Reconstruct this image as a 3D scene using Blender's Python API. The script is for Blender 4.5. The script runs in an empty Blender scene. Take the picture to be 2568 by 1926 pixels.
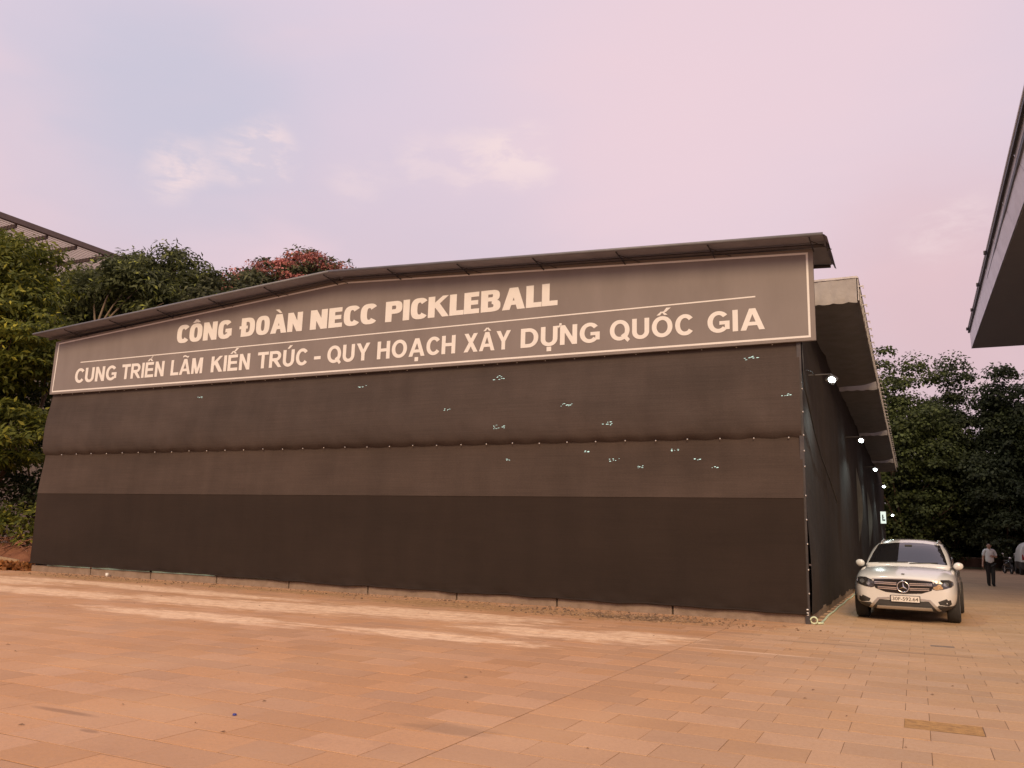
import bpy, bmesh, math, random
import numpy as np
from mathutils import Vector, Matrix
from mathutils.bvhtree import BVHTree
from mathutils.geometry import delaunay_2d_cdt

sc = bpy.context.scene
col = sc.collection
rnd = random.Random(7)
rng = np.random.default_rng(7)

# ------------------------------------------------------------------ camera
CAM = Vector((1.868, -16.695, 1.45))
RT = Vector((0.90154, 0.43176, 0.02839)); UP = Vector((0.05250, -0.17428, 0.98330)); FW = Vector((-0.42949, 0.88499, 0.17979))
cam_d = bpy.data.cameras.new("camera"); cam = bpy.data.objects.new("camera", cam_d); col.objects.link(cam)
m = Matrix.Identity(4)
for i in range(3):
    m[i][0] = RT[i]; m[i][1] = UP[i]; m[i][2] = -FW[i]; m[i][3] = CAM[i]
cam.matrix_world = m
cam_d.sensor_width = 36; cam_d.lens = 29.147; cam_d.clip_end = 3000; cam_d.clip_start = 0.05
sc.camera = cam

# ------------------------------------------------------------------ world: dusk sky
SUN_AZ = math.radians(20)      # the warm light comes from behind the photographer, a little to the right
SUN_EL = math.radians(30)
w = bpy.data.worlds.new("World"); sc.world = w; w.use_nodes = True
nt = w.node_tree; N = nt.nodes; L = nt.links
for n in list(N): N.remove(n)
def nd(t, **k):
    n = N.new(t)
    for a, b in k.items(): setattr(n, a, b)
    return n
wo = nd('ShaderNodeOutputWorld'); bg = nd('ShaderNodeBackground'); L.new(bg.outputs[0], wo.inputs[0])
tc = nd('ShaderNodeTexCoord')
sky = nd('ShaderNodeTexSky'); sky.sky_type = 'NISHITA'; sky.sun_disc = False
sky.sun_elevation = math.radians(4); sky.sun_rotation = math.pi - SUN_AZ
def wmath(op, a, b=None, clamp=False):
    n = nd('ShaderNodeMath', operation=op); n.use_clamp = clamp
    for i, v in enumerate((a, b)):
        if v is None: continue
        if isinstance(v, (int, float)): n.inputs[i].default_value = v
        else: L.new(v, n.inputs[i])
    return n.outputs[0]
def wmix(f, a, b):
    n = nd('ShaderNodeMix', data_type='RGBA')
    if isinstance(f, (int, float)): n.inputs[0].default_value = f
    else: L.new(f, n.inputs[0])
    for i, v in ((6, a), (7, b)):
        if isinstance(v, tuple): n.inputs[i].default_value = (*v, 1)
        else: L.new(v, n.inputs[i])
    return n.outputs[2]
def wnoise(scale, detail, rough=.5, vec=None, dist=0.0):
    n = nd('ShaderNodeTexNoise'); n.inputs['Scale'].default_value = scale; n.inputs['Detail'].default_value = detail
    n.inputs['Roughness'].default_value = rough; n.inputs['Distortion'].default_value = dist
    L.new(vec if vec else tc.outputs['Generated'], n.inputs['Vector']); return n.outputs[0]
def wramp(v, a, b):
    n = nd('ShaderNodeMapRange'); n.interpolation_type = 'SMOOTHSTEP'
    n.inputs[1].default_value = a; n.inputs[2].default_value = b; L.new(v, n.inputs[0]); return n.outputs[0]
def wblob(d, rad):                                    # soft patch of cloud around a direction
    n = nd('ShaderNodeVectorMath', operation='DISTANCE'); L.new(warp, n.inputs[0]); n.inputs[1].default_value = d
    return wramp(n.outputs['Value'], rad, rad * .15)
mp = nd('ShaderNodeMapping'); L.new(tc.outputs['Generated'], mp.inputs[0]); mp.inputs['Scale'].default_value = (1, 1, 2.6)
mp.inputs['Rotation'].default_value = (0, .35, 0)
nz = nd('ShaderNodeTexNoise'); nz.inputs['Scale'].default_value = 9; nz.inputs['Detail'].default_value = 6; L.new(mp.outputs[0], nz.inputs['Vector'])
vs = nd('ShaderNodeVectorMath', operation='MULTIPLY_ADD'); L.new(nz.outputs['Color'], vs.inputs[0]); vs.inputs[1].default_value = (.085, .085, .05); L.new(tc.outputs['Generated'], vs.inputs[2])
vo = nd('ShaderNodeVectorMath', operation='ADD'); L.new(vs.outputs[0], vo.inputs[0]); vo.inputs[1].default_value = (-.0425, -.0425, -.025)
warp = vo.outputs[0]
sep = nd('ShaderNodeSeparateXYZ'); L.new(tc.outputs['Generated'], sep.inputs[0])
elev = wramp(sep.outputs[2], 0.02, .55)
c_low = (.73, .535, .58); c_high = (.80, .67, .785); c_blue = (.61, .60, .735); c_pink = (.935, .69, .745); c_cloud = (.97, .77, .78)
base = wmix(elev, c_low, c_high)
veil = wramp(wnoise(1.5, 3, .5, mp.outputs[0]), .38, .66)
base = wmix(wmath('MULTIPLY', veil, .30), base, c_blue)
pk = wmath('MULTIPLY', wramp(wnoise(1.9, 4, .55, mp.outputs[0], .4), .46, .68), .5)
base = wmix(pk, base, c_pink)
base = wmix(wmath('MULTIPLY', wblob((-.69, .575, .435), .20), .70), base, c_blue)
base = wmix(wmath('MULTIPLY', wblob((-.12, .83, .54), .46), .75), base, c_pink)
base = wmix(wmath('MULTIPLY', wblob((-.26, .86, .43), .20), .35), base, c_pink)
base = wmix(wmath('MULTIPLY', wblob((.05, .965, .25), .22), .5), base, (.84, .52, .53))
tex = wramp(wnoise(16, 8, .62, mp.outputs[0], .3), .38, .62)
for d, r_, s in (((-.630, .658, .414), .050, 1.1), ((-.655, .640, .403), .045, .75), ((-.708, .600, .378), .046, 1.1), ((-.69, .615, .385), .035, .6), ((-.385, .812, .440), .050, 1.1), ((-.415, .80, .432), .055, 1.05), ((-.45, .785, .428), .05, .7), ((-.50, .755, .425), .045, .5), ((.065, .942, .33), .05, .5), ((-.555, .727, .40), .04, .4), ((.03, .945, .322), .04, .4)):
    base = wmix(wmath('MULTIPLY', wmath('MULTIPLY', wblob(d, r_), wmath('ADD', wmath('MULTIPLY', tex, .85), .15)), .85 * s), base, c_cloud)
nis = nd('ShaderNodeMix', data_type='RGBA'); nis.blend_type = 'MIX'; nis.inputs[0].default_value = .08
sk = nd('ShaderNodeVectorMath', operation='SCALE'); L.new(sky.outputs[0], sk.inputs[0]); sk.inputs['Scale'].default_value = .10
L.new(base, nis.inputs[6]); L.new(sk.outputs[0], nis.inputs[7])
L.new(nis.outputs[2], bg.inputs[0]); bg.inputs[1].default_value = 1.0

sun_d = bpy.data.lights.new("sun", 'SUN'); sun = bpy.data.objects.new("sun", sun_d); col.objects.link(sun)
sun_d.energy = 2.7; sun_d.angle = math.radians(22); sun_d.color = (1.0, .72, .42)
sdir = Vector((-math.sin(SUN_AZ) * math.cos(SUN_EL), math.cos(SUN_AZ) * math.cos(SUN_EL), -math.sin(SUN_EL)))
sun.rotation_euler = sdir.to_track_quat('-Z', 'Y').to_euler(); sun.location = (6, -30, 25)
sc.view_settings.view_transform = 'Standard'; sc.view_settings.look = 'None'
sc.view_settings.exposure = 0; sc.view_settings.gamma = 1
sc.cycles.max_bounces = 4; sc.cycles.diffuse_bounces = 2; sc.cycles.glossy_bounces = 2; sc.cycles.transparent_max_bounces = 6
sc.cycles.sample_clamp_indirect = 4

# ------------------------------------------------------------------ helpers
def tag(o, label=None, cat=None, group=None, kind=None):
    if label: o['label'] = label
    if cat: o['category'] = cat
    if group: o['group'] = group
    if kind: o['kind'] = kind
    return o
def empty(name, loc=(0, 0, 0), rz=0, parent=None):
    o = bpy.data.objects.new(name, None); col.objects.link(o); o.location = loc; o.rotation_euler = (0, 0, rz)
    o.empty_display_size = .2
    if parent: o.parent = parent
    return o
def link(name, me, parent=None, mat=None):
    if mat is not None and not len(me.materials):
        for q in (mat if isinstance(mat, (list, tuple)) else [mat]): me.materials.append(q)
    o = bpy.data.objects.new(name, me); col.objects.link(o)
    if parent: o.parent = parent
    return o
class MB:
    def __init__(s): s.v = []; s.f = []; s.mi = []
    def add(s, vs, fs, mi=0):
        b = len(s.v); s.v += [tuple(p) for p in vs]; s.f += [tuple(b + i for i in f) for f in fs]; s.mi += [mi] * len(fs); return s
    def box(s, x0, x1, y0, y1, z0, z1, mi=0, mtx=None):
        vs = [Vector((x, y, z)) for z in (z0, z1) for y in (y0, y1) for x in (x0, x1)]
        if mtx: vs = [mtx @ p for p in vs]
        return s.add(vs, [(0, 2, 3, 1), (4, 5, 7, 6), (0, 1, 5, 4), (2, 6, 7, 3), (0, 4, 6, 2), (1, 3, 7, 5)], mi)
    def tube(s, pts, rad, n=8, mi=0, cap=True):
        pts = [Vector(p) for p in pts]; k = len(pts)
        rads = rad if isinstance(rad, (list, tuple)) else [rad] * k
        vs = []; prev = None
        for i, p in enumerate(pts):
            t = (pts[min(i + 1, k - 1)] - pts[max(i - 1, 0)])
            t = t.normalized() if t.length > 1e-9 else Vector((0, 0, 1))
            if prev is None: a = t.orthogonal().normalized()
            else:
                a = prev - t * prev.dot(t); a = a.normalized() if a.length > 1e-6 else t.orthogonal().normalized()
            prev = a; b = t.cross(a)
            for j in range(n):
                q = 2 * math.pi * j / n; vs.append(p + (a * math.cos(q) + b * math.sin(q)) * rads[i])
        fs = [(i * n + j, i * n + (j + 1) % n, (i + 1) * n + (j + 1) % n, (i + 1) * n + j) for i in range(k - 1) for j in range(n)]
        if cap: fs += [tuple(range(n - 1, -1, -1)), tuple((k - 1) * n + j for j in range(n))]
        return s.add(vs, fs, mi)
    def lathe(s, prof, n=24, mtx=None, mi=0):          # profile (radius, height) about local Z
        vs = []; k = len(prof)
        for (r_, h) in prof:
            for j in range(n):
                q = 2 * math.pi * j / n; p = Vector((r_ * math.cos(q), r_ * math.sin(q), h)); vs.append(mtx @ p if mtx else p)
        fs = [(i * n + j, i * n + (j + 1) % n, (i + 1) * n + (j + 1) % n, (i + 1) * n + j) for i in range(k - 1) for j in range(n)]
        return s.add(vs, fs, mi)
    def grid(s, P, mi=0, closed=False):                # P[row][col]
        R_, C_ = len(P), len(P[0]); vs = [p for row in P for p in row]
        fs = [(i * C_ + j, i * C_ + j + 1, (i + 1) * C_ + j + 1, (i + 1) * C_ + j) for i in range(R_ - 1) for j in range(C_ - 1)]
        return s.add(vs, fs, mi)
    def ellip(s, c, r_, n=14, k=9, mi=0, mtx=None):
        vs = []
        for i in range(k + 1):
            a = math.pi * i / k
            for j in range(n):
                q = 2 * math.pi * j / n
                p = Vector((c[0] + r_[0] * math.sin(a) * math.cos(q), c[1] + r_[1] * math.sin(a) * math.sin(q), c[2] + r_[2] * math.cos(a)))
                vs.append(mtx @ p if mtx else p)
        fs = [(i * n + j, (i + 1) * n + j, (i + 1) * n + (j + 1) % n, i * n + (j + 1) % n) for i in range(k) for j in range(n)]
        return s.add(vs, fs, mi)
    def mesh(s, name, mat=None, smooth=False):
        me = bpy.data.meshes.new(name); me.from_pydata([tuple(p) for p in s.v], [], s.f)
        if mat is not None:
            for q in (mat if isinstance(mat, (list, tuple)) else [mat]): me.materials.append(q)
        if any(s.mi): me.polygons.foreach_set('material_index', s.mi)
        if smooth: me.polygons.foreach_set('use_smooth', [True] * len(me.polygons))
        me.update(); return me
    def build(s, name, mat, parent=None, smooth=False): return link(name, s.mesh(name, mat, smooth), parent)

MATS = {}
def M(name, c1, c2=None, scale=6.0, rough=.6, metal=0.0, bump=0.0, bscale=40.0, coat=0.0, emis=None, estr=1.0, detail=4, var=0.0, spec=.5, world=False, stretch=None, trans=0.0):
    if name in MATS: return MATS[name]
    mt = bpy.data.materials.new(name); mt.use_nodes = True; t = mt.node_tree; n = t.nodes; l = t.links
    b = n['Principled BSDF']; b.inputs['Roughness'].default_value = rough; b.inputs['Metallic'].default_value = metal
    b.inputs['Coat Weight'].default_value = coat; b.inputs['Coat Roughness'].default_value = .05
    b.inputs['Specular IOR Level'].default_value = spec
    b.inputs['Base Color'].default_value = (*c1, 1)
    vec = None
    if world: g = n.new('ShaderNodeNewGeometry'); vec = g.outputs['Position']
    else: g = n.new('ShaderNodeTexCoord'); vec = g.outputs['Object']
    if stretch:
        mpn = n.new('ShaderNodeMapping'); mpn.inputs['Scale'].default_value = stretch; l.new(vec, mpn.inputs[0]); vec = mpn.outputs[0]
    colr = None
    if c2:
        nz_ = n.new('ShaderNodeTexNoise'); nz_.inputs['Scale'].default_value = scale; nz_.inputs['Detail'].default_value = detail; nz_.inputs['Roughness'].default_value = .6
        l.new(vec, nz_.inputs['Vector'])
        rp = n.new('ShaderNodeMapRange'); rp.inputs[1].default_value = .32; rp.inputs[2].default_value = .68; l.new(nz_.outputs[0], rp.inputs[0])
        mx = n.new('ShaderNodeMix'); mx.data_type = 'RGBA'; l.new(rp.outputs[0], mx.inputs[0])
        mx.inputs[6].default_value = (*c1, 1); mx.inputs[7].default_value = (*c2, 1); colr = mx.outputs[2]
        l.new(colr, b.inputs['Base Color'])
        rr = n.new('ShaderNodeMapRange'); rr.inputs[3].default_value = max(0, rough - .08); rr.inputs[4].default_value = min(1, rough + .1); l.new(nz_.outputs[0], rr.inputs[0]); l.new(rr.outputs[0], b.inputs['Roughness'])
    if var:
        oi = n.new('ShaderNodeObjectInfo'); gi = n.new('ShaderNodeNewGeometry')
        ad = n.new('ShaderNodeMath'); ad.operation = 'ADD'; l.new(oi.outputs['Random'], ad.inputs[0]); l.new(gi.outputs['Random Per Island'], ad.inputs[1])
        fr = n.new('ShaderNodeMath'); fr.operation = 'FRACT'; l.new(ad.outputs[0], fr.inputs[0])
        mr = n.new('ShaderNodeMapRange'); mr.inputs[3].default_value = 1 - var; mr.inputs[4].default_value = 1 + var; l.new(fr.outputs[0], mr.inputs[0])
        hs = n.new('ShaderNodeHueSaturation'); l.new(mr.outputs[0], hs.inputs['Value'])
        if colr: l.new(colr, hs.inputs['Color'])
        else: hs.inputs['Color'].default_value = (*c1, 1)
        l.new(hs.outputs[0], b.inputs['Base Color'])
    if bump:
        nb = n.new('ShaderNodeTexNoise'); nb.inputs['Scale'].default_value = bscale; nb.inputs['Detail'].default_value = 5; l.new(vec, nb.inputs['Vector'])
        bp = n.new('ShaderNodeBump'); bp.inputs['Strength'].default_value = bump; bp.inputs['Distance'].default_value = .02; l.new(nb.outputs[0], bp.inputs['Height']); l.new(bp.outputs[0], b.inputs['Normal'])
    if emis:
        b.inputs['Emission Color'].default_value = (*emis, 1); b.inputs['Emission Strength'].default_value = estr
    MATS[name] = mt; return mt

def leaf_mat(name, c_dark, c_light, c_hot=None, hot=.96, trans=.35):
    mt = bpy.data.materials.new(name); mt.use_nodes = True; t = mt.node_tree; n = t.nodes; l = t.links
    b = n['Principled BSDF']; out = n['Material Output']; b.inputs['Roughness'].default_value = .55; b.inputs['Specular IOR Level'].default_value = .25
    g = n.new('ShaderNodeNewGeometry'); rp = n.new('ShaderNodeValToRGB'); l.new(g.outputs['Random Per Island'], rp.inputs[0])
    e = rp.color_ramp.elements; e[0].color = (*c_dark, 1); e[1].position = hot - .04 if c_hot else 1; e[1].color = (*c_light, 1)
    if c_hot: q = e.new(hot); q.color = (*c_hot, 1)
    nz_ = n.new('ShaderNodeTexNoise'); nz_.inputs['Scale'].default_value = .7; nz_.inputs['Detail'].default_value = 3; l.new(g.outputs['Position'], nz_.inputs['Vector'])
    mr = n.new('ShaderNodeMapRange'); mr.inputs[1].default_value = .3; mr.inputs[2].default_value = .7; mr.inputs[3].default_value = .6; mr.inputs[4].default_value = 1.35; l.new(nz_.outputs[0], mr.inputs[0])
    hs = n.new('ShaderNodeHueSaturation'); l.new(rp.outputs[0], hs.inputs['Color']); l.new(mr.outputs[0], hs.inputs['Value'])
    l.new(hs.outputs[0], b.inputs['Base Color'])
    tr = n.new('ShaderNodeBsdfTranslucent'); l.new(hs.outputs[0], tr.inputs[0])
    ms = n.new('ShaderNodeMixShader'); ms.inputs[0].default_value = trans; l.new(b.outputs[0], ms.inputs[1]); l.new(tr.outputs[0], ms.inputs[2]); l.new(ms.outputs[0], out.inputs[0])
    return mt

# text -> flat mesh, each word stretched between measured ends
def word_mesh(txt, h, x0, x1, z0, bold, thick, mb, y):
    cu = bpy.data.curves.new("lettering", 'FONT'); cu.body = txt; cu.size = 1; cu.offset = bold; cu.resolution_u = 6
    ob = bpy.data.objects.new("lettering", cu); col.objects.link(ob)
    dg = bpy.context.evaluated_depsgraph_get(); me = bpy.data.meshes.new_from_object(ob.evaluated_get(dg))
    vs = [Vector(q.co) for q in me.vertices]; fs = [tuple(q.vertices) for q in me.polygons]
    bpy.data.objects.remove(ob); bpy.data.curves.remove(cu); bpy.data.meshes.remove(me)
    a, b = min(q.x for q in vs), max(q.x for q in vs)
    k = h / (CAPH + 2 * bold)
    P = [(x0 + (q.x - a) / (b - a) * (x1 - x0), y, z0 + (q.y + bold) * k) for q in vs]
    n = len(P)
    mb.add(P, fs)
    # give the letters a little thickness: back copy joined by the boundary edges
    cnt = {}
    for f in fs:
        for i in range(len(f)):
            e = (f[i], f[(i + 1) % len(f)]); cnt[e] = 1
    side = [e for e in cnt if (e[1], e[0]) not in cnt]
    mb.add(P + [(p[0], p[1] + thick, p[2]) for p in P], [(e[1], e[0], e[0] + n, e[1] + n) for e in side])
def _caph():
    cu = bpy.data.curves.new("h", 'FONT'); cu.body = "H"; ob = bpy.data.objects.new("h", cu); col.objects.link(ob)
    dg = bpy.context.evaluated_depsgraph_get(); me = bpy.data.meshes.new_from_object(ob.evaluated_get(dg))
    h = max(q.co.y for q in me.vertices); bpy.data.objects.remove(ob); bpy.data.curves.remove(cu); bpy.data.meshes.remove(me); return h
CAPH = _caph()

def subsurf(mb, lv, mats=None):
    me = mb.mesh("tmp"); ob = bpy.data.objects.new("tmp", me); col.objects.link(ob)
    sm = ob.modifiers.new("s", 'SUBSURF'); sm.levels = lv; sm.render_levels = lv
    dg = bpy.context.evaluated_depsgraph_get(); r_ = bpy.data.meshes.new_from_object(ob.evaluated_get(dg))
    bpy.data.objects.remove(ob); bpy.data.meshes.remove(me)
    r_.polygons.foreach_set('use_smooth', [True] * len(r_.polygons)); return r_
def bvh_of(me): return BVHTree.FromPolygons([q.co.copy() for q in me.vertices], [tuple(q.vertices) for q in me.polygons])

def patch(outline, hit, off, depth=.012, step=.06):
    """outline (a,b) polygon filled with triangles and laid on a surface: hit(a,b)->(point, normal)"""
    pts = []; n = len(outline)
    for i in range(n):
        a = Vector(outline[i]); b = Vector(outline[(i + 1) % n]); k = max(1, int((b - a).length / step))
        for j in range(k): pts.append(a.lerp(b, j / k))
    nb = len(pts); edges = [(i, (i + 1) % nb) for i in range(nb)]
    xs = [p.x for p in pts]; ys = [p.y for p in pts]
    def inside(x, y):
        c = False; j = nb - 1
        for i in range(nb):
            if (ys[i] > y) != (ys[j] > y) and x < (xs[j] - xs[i]) * (y - ys[i]) / (ys[j] - ys[i]) + xs[i]: c = not c
            j = i
        return c
    x = min(xs) + step * .5
    extra = []
    while x < max(xs):
        y = min(ys) + step * .5
        while y < max(ys):
            if inside(x, y) and min((Vector((x, y)) - p).length for p in pts) > step * .35: extra.append(Vector((x, y)))
            y += step
        x += step
    vo_, eo, fo, *_ = delaunay_2d_cdt([p.to_2d() for p in pts] + extra, edges, [], 1, 1e-5)
    top = []; bot = []
    for p in vo_:
        P, Nn = hit(p.x, p.y); top.append(P + Nn * off); bot.append(P - Nn * depth)
    mb = MB(); k = len(top); fs = [tuple(f) for f in fo]
    if not fs: return mb
    def nrm(f):
        return (top[f[1]] - top[f[0]]).cross(top[f[2]] - top[f[0]])
    Nn = hit(*vo_[fs[0][0]])[1]
    if nrm(fs[0]).dot(Nn) < 0: fs = [f[::-1] for f in fs]
    ec = {}
    for f in fs:
        for i in range(3): ec[(f[i], f[(i + 1) % 3])] = 1
    side = [e for e in ec if (e[1], e[0]) not in ec]
    mb.add(top + bot, fs + [(e[1], e[0], e[0] + k, e[1] + k) for e in side]); return mb

# ------------------------------------------------------------------ ground: paved square
def paving_material(name, tiled):
    mt = bpy.data.materials.new(name); mt.use_nodes = True; t = mt.node_tree; n = t.nodes; l = t.links
    b = n['Principled BSDF']; b.inputs['Specular IOR Level'].default_value = .3
    g = n.new('ShaderNodeNewGeometry'); oi = n.new('ShaderNodeObjectInfo'); pos = g.outputs['Position']
    def mth(op, a, b_=None, cl=False):
        q = n.new('ShaderNodeMath'); q.operation = op; q.use_clamp = cl
        for i, v in enumerate((a, b_)):
            if v is None: continue
            if isinstance(v, (int, float)): q.inputs[i].default_value = v
            else: l.new(v, q.inputs[i])
        return q.outputs[0]
    def noise(s, d, vec=pos, ro=.55):
        q = n.new('ShaderNodeTexNoise'); q.inputs['Scale'].default_value = s; q.inputs['Detail'].default_value = d; q.inputs['Roughness'].default_value = ro; l.new(vec, q.inputs['Vector']); return q.outputs[0]
    def ramp(v, a, b_, lo=0., hi=1.):
        q = n.new('ShaderNodeMapRange'); q.interpolation_type = 'SMOOTHSTEP'; q.inputs[1].default_value = a; q.inputs[2].default_value = b_; q.inputs[3].default_value = lo; q.inputs[4].default_value = hi; l.new(v, q.inputs[0]); return q.outputs[0]
    def mix(f, a, b_, bt='MIX'):
        q = n.new('ShaderNodeMix'); q.data_type = 'RGBA'; q.blend_type = bt
        if isinstance(f, (int, float)): q.inputs[0].default_value = f
        else: l.new(f, q.inputs[0])
        for i, v in ((6, a), (7, b_)):
            if isinstance(v, tuple): q.inputs[i].default_value = (*v, 1)
            else: l.new(v, q.inputs[i])
        return q.outputs[2]
    rid = mth('FRACT', mth('ADD', oi.outputs['Random'], g.outputs['Random Per Island']))
    sp = n.new('ShaderNodeSeparateXYZ'); l.new(pos, sp.inputs[0])
    warm = (.62, .355, .192); grey = (.56, .385, .225)
    side = ramp(sp.outputs[0], -2.5, 4.0)
    stone = mix(side, warm, grey)
    if tiled:
        bk = n.new('ShaderNodeTexBrick'); bk.inputs['Scale'].default_value = 1; bk.inputs['Brick Width'].default_value = .585; bk.inputs['Row Height'].default_value = .406; bk.inputs['Mortar Size'].default_value = .008; bk.offset = .32
        bk.inputs['Color1'].default_value = (.46, .32, .205, 1); bk.inputs['Color2'].default_value = (.42, .29, .19, 1); bk.inputs['Mortar'].default_value = (.24, .16, .10, 1)
        l.new(pos, bk.inputs['Vector']); stone = mix(.8, stone, bk.outputs[0])
    # slab-to-slab variation
    hs = n.new('ShaderNodeHueSaturation'); l.new(stone, hs.inputs['Color'])
    l.new(ramp(rid, 0, 1, .89, 1.06), hs.inputs['Value'])
    r2 = mth('FRACT', mth('MULTIPLY', rid, 7.31)); l.new(ramp(r2, 0, 1, .95, 1.06), hs.inputs['Saturation'])
    c = hs.outputs[0]
    # grain, blotches
    c = mix(ramp(noise(34, 5, ro=.7), .42, .66, 0, .30), c, (.36, .215, .130))
    c = mix(ramp(noise(.30, 4), .42, .62, 0, .22), c, (.68, .43, .25))
    c = mix(ramp(noise(160, 3), .35, .7, 0, .30), c, (.30, .18, .11))
    c = mix(ramp(noise(2.2, 6, ro=.65), .48, .72, 0, .30), c, (.40, .235, .145))
    c = mix(ramp(noise(.55, 5), .5, .7, 0, .30), c, (.70, .45, .26))
    mpg = n.new('ShaderNodeMapping'); mpg.inputs['Scale'].default_value = (.5, 1.6, 1); l.new(pos, mpg.inputs[0])
    str_ = noise(3.2, 7, mpg.outputs[0], .68)
    # pale dry dust swept along the wall: patches of their own shape
    def blob(cx, cy, rx, ry, jit=.55):
        v = n.new('ShaderNodeVectorMath'); v.operation = 'SUBTRACT'; l.new(pos, v.inputs[0]); v.inputs[1].default_value = (cx, cy, 0)
        v2 = n.new('ShaderNodeVectorMath'); v2.operation = 'MULTIPLY'; l.new(v.outputs[0], v2.inputs[0]); v2.inputs[1].default_value = (1 / rx, 1 / ry, 0)
        ln = n.new('ShaderNodeVectorMath'); ln.operation = 'LENGTH'; l.new(v2.outputs[0], ln.inputs[0])
        d_ = mth('ADD', ln.outputs['Value'], mth('MULTIPLY', mth('SUBTRACT', str_, .5), jit * 4))
        return ramp(d_, 1.05, .45)
    dust = None
    for a in ((-10.2, -4.2, 3.6, .85), (-14.5, -4.6, 3.4, .8), (-3.0, -4.55, 2.1, .75), (-6.2, -3.0, 3.0, .7), (-19, -3.2, 3, .9), (-1.9, -3.9, 1.0, .5), (-12.5, -2.6, 4, .5), (-7.5, -3.6, 4.5, .7), (-16.5, -2.2, 5, .6), (-4.5, -6.0, 2.2, .5), (-9, -6.2, 3, .6)):
        q = blob(*a); dust = q if dust is None else mth('MAXIMUM', dust, q)
    brk = ramp(noise(5.5, 8, ro=.72), .34, .58, .35, 1.0)
    c = mix(mth('MULTIPLY', mth('MULTIPLY', dust, brk), .95), c, (.90, .65, .43))
    dirt = None
    for a in ((-6.5, -1.2, 3.8, .95), (-3.2, -1.25, 1.9, .85), (-12, -.75, 4, .5), (-18, -.9, 4, .7)):
        q = blob(*a); dirt = q if dirt is None else mth('MAXIMUM', dirt, q)
    dc = mix(ramp(noise(9, 6, ro=.7), .4, .62), (.34, .20, .09), (.54, .34, .17))
    c = mix(mth('MULTIPLY', mth('MULTIPLY', dirt, ramp(noise(7, 8, ro=.7), .34, .55, .35, 1.0)), .95), c, dc)
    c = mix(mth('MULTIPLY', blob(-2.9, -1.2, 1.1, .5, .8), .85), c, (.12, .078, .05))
    stain = mth('MAXIMUM', blob(-4.2, -12.03, .42, .06, .15), blob(-3.5, -12.35, .12, .04, .1))
    c = mix(mth('MULTIPLY', stain, .5), c, (.2, .115, .075))
    for a in ((-1.4, -10.9, .5, .2), (.4, -3.1, 1.2, .12), (2.0, -3.4, 1.0, .1), (1.0, -2.5, .9, .08)):
        c = mix(mth('MULTIPLY', blob(*a), .35), c, (.2, .13, .085))
    c = mix(mth('MULTIPLY', blob(-.25, -4.83, 1.2, .06, .12), .7), c, (.80, .57, .38))
    l.new(c, b.inputs['Base Color'])
    l.new(ramp(noise(14, 4), .3, .7, .62, .85), b.inputs['Roughness'])
    bp = n.new('ShaderNodeBump'); bp.inputs['Strength'].default_value = .35; bp.inputs['Distance'].default_value = .006
    l.new(mth('ADD', noise(120, 4), mth('MULTIPLY', noise(9, 5), .8)), bp.inputs['Height']); l.new(bp.outputs[0], b.inputs['Normal'])
    return mt
m_slab = paving_material('stone_paving', False); m_far = paving_material('far_paving', True)
m_joint = M('joint_sand', (.16, .095, .056), (.27, .165, .10), 9, .95)

gb = MB(); X = 900
gb.add([(-X, -X, -.0048), (X, -X, -.0048), (X, X, -.0048), (-X, X, -.0048)], [(0, 1, 2, 3)])
ground = gb.build('ground', m_joint); tag(ground, kind='structure')
fx0, fx1, fy0, fy1 = -30, 14.0, -16, 11.0               # where the slabs are real pieces
fb = MB()
for (a, b, c_, d_) in ((-120, fx0, -60, 120), (fx1, 120, -60, 120), (fx0, fx1, fy1, 120), (fx0, fx1, -60, fy0)):
    fb.add([(a, c_, -.0006), (b, c_, -.0006), (b, d_, -.0006), (a, d_, -.0006)], [(0, 1, 2, 3)])
far_pave = fb.build('paved_square', m_far); tag(far_pave, kind='structure')

def cam_px(p):
    d = Vector(p) - CAM; z = d.dot(FW)
    if z < .3: return None
    f = 29.147 / 36 * 1024
    return 512 + f * d.dot(RT) / z, 384 - f * d.dot(UP) / z
slabs = []
JX = -1.13
for left in (True, False):
    xa, xb = (fx0, JX - .003) if left else (JX + .003, fx1)
    y = fy0 + (.24 if left else 0); i = 0
    y0r = -8.42 if not left else -11.49
    k0 = math.floor((fy0 - y0r) / .406)
    for k in range(k0, int((fy1 - y0r) / .406) + 1):
        ya = y0r + k * .406; yb = ya + .406
        if ya < fy0 or yb > fy1 + .2: continue
        off = (.53 if k % 2 == 1 else .135) if not left else (.01 if k % 2 == 0 else .20 + .02 * (k % 3))
        x = off + math.floor((xa - off) / .585) * .585
        while x < xb:
            p, q = max(x, xa), min(x + .585, xb)
            if q - p > .10: slabs.append((p, q, ya, yb))
            elif q == xb and slabs and slabs[-1][2] == ya: slabs[-1] = (slabs[-1][0], q, ya, yb)
            elif p == xa: x += .585; slabs.append((p, min(x + .585, xb), ya, yb))
            x += .585
def slab_geo(w_, d_, g=.0022, gy=.0075):
    h = .0008
    o = (w_ / 2 - g, d_ / 2 - gy); t_ = (o[0] - h, o[1] - h)
    vs = [(sx * o[0], sy * o[1], -.028) for sx, sy in ((-1, -1), (1, -1), (1, 1), (-1, 1))]
    vs += [(sx * o[0], sy * o[1], -h) for sx, sy in ((-1, -1), (1, -1), (1, 1), (-1, 1))]
    vs += [(sx * t_[0], sy * t_[1], 0) for sx, sy in ((-1, -1), (1, -1), (1, 1), (-1, 1))]
    fs = [(8, 9, 10, 11)] + [(a, (a + 1) % 4, (a + 1) % 4 + 4, a + 4) for a in range(4)] + [(a + 4, (a + 1) % 4 + 4, (a + 1) % 4 + 8, a + 8) for a in range(4)]
    return vs, fs
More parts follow.
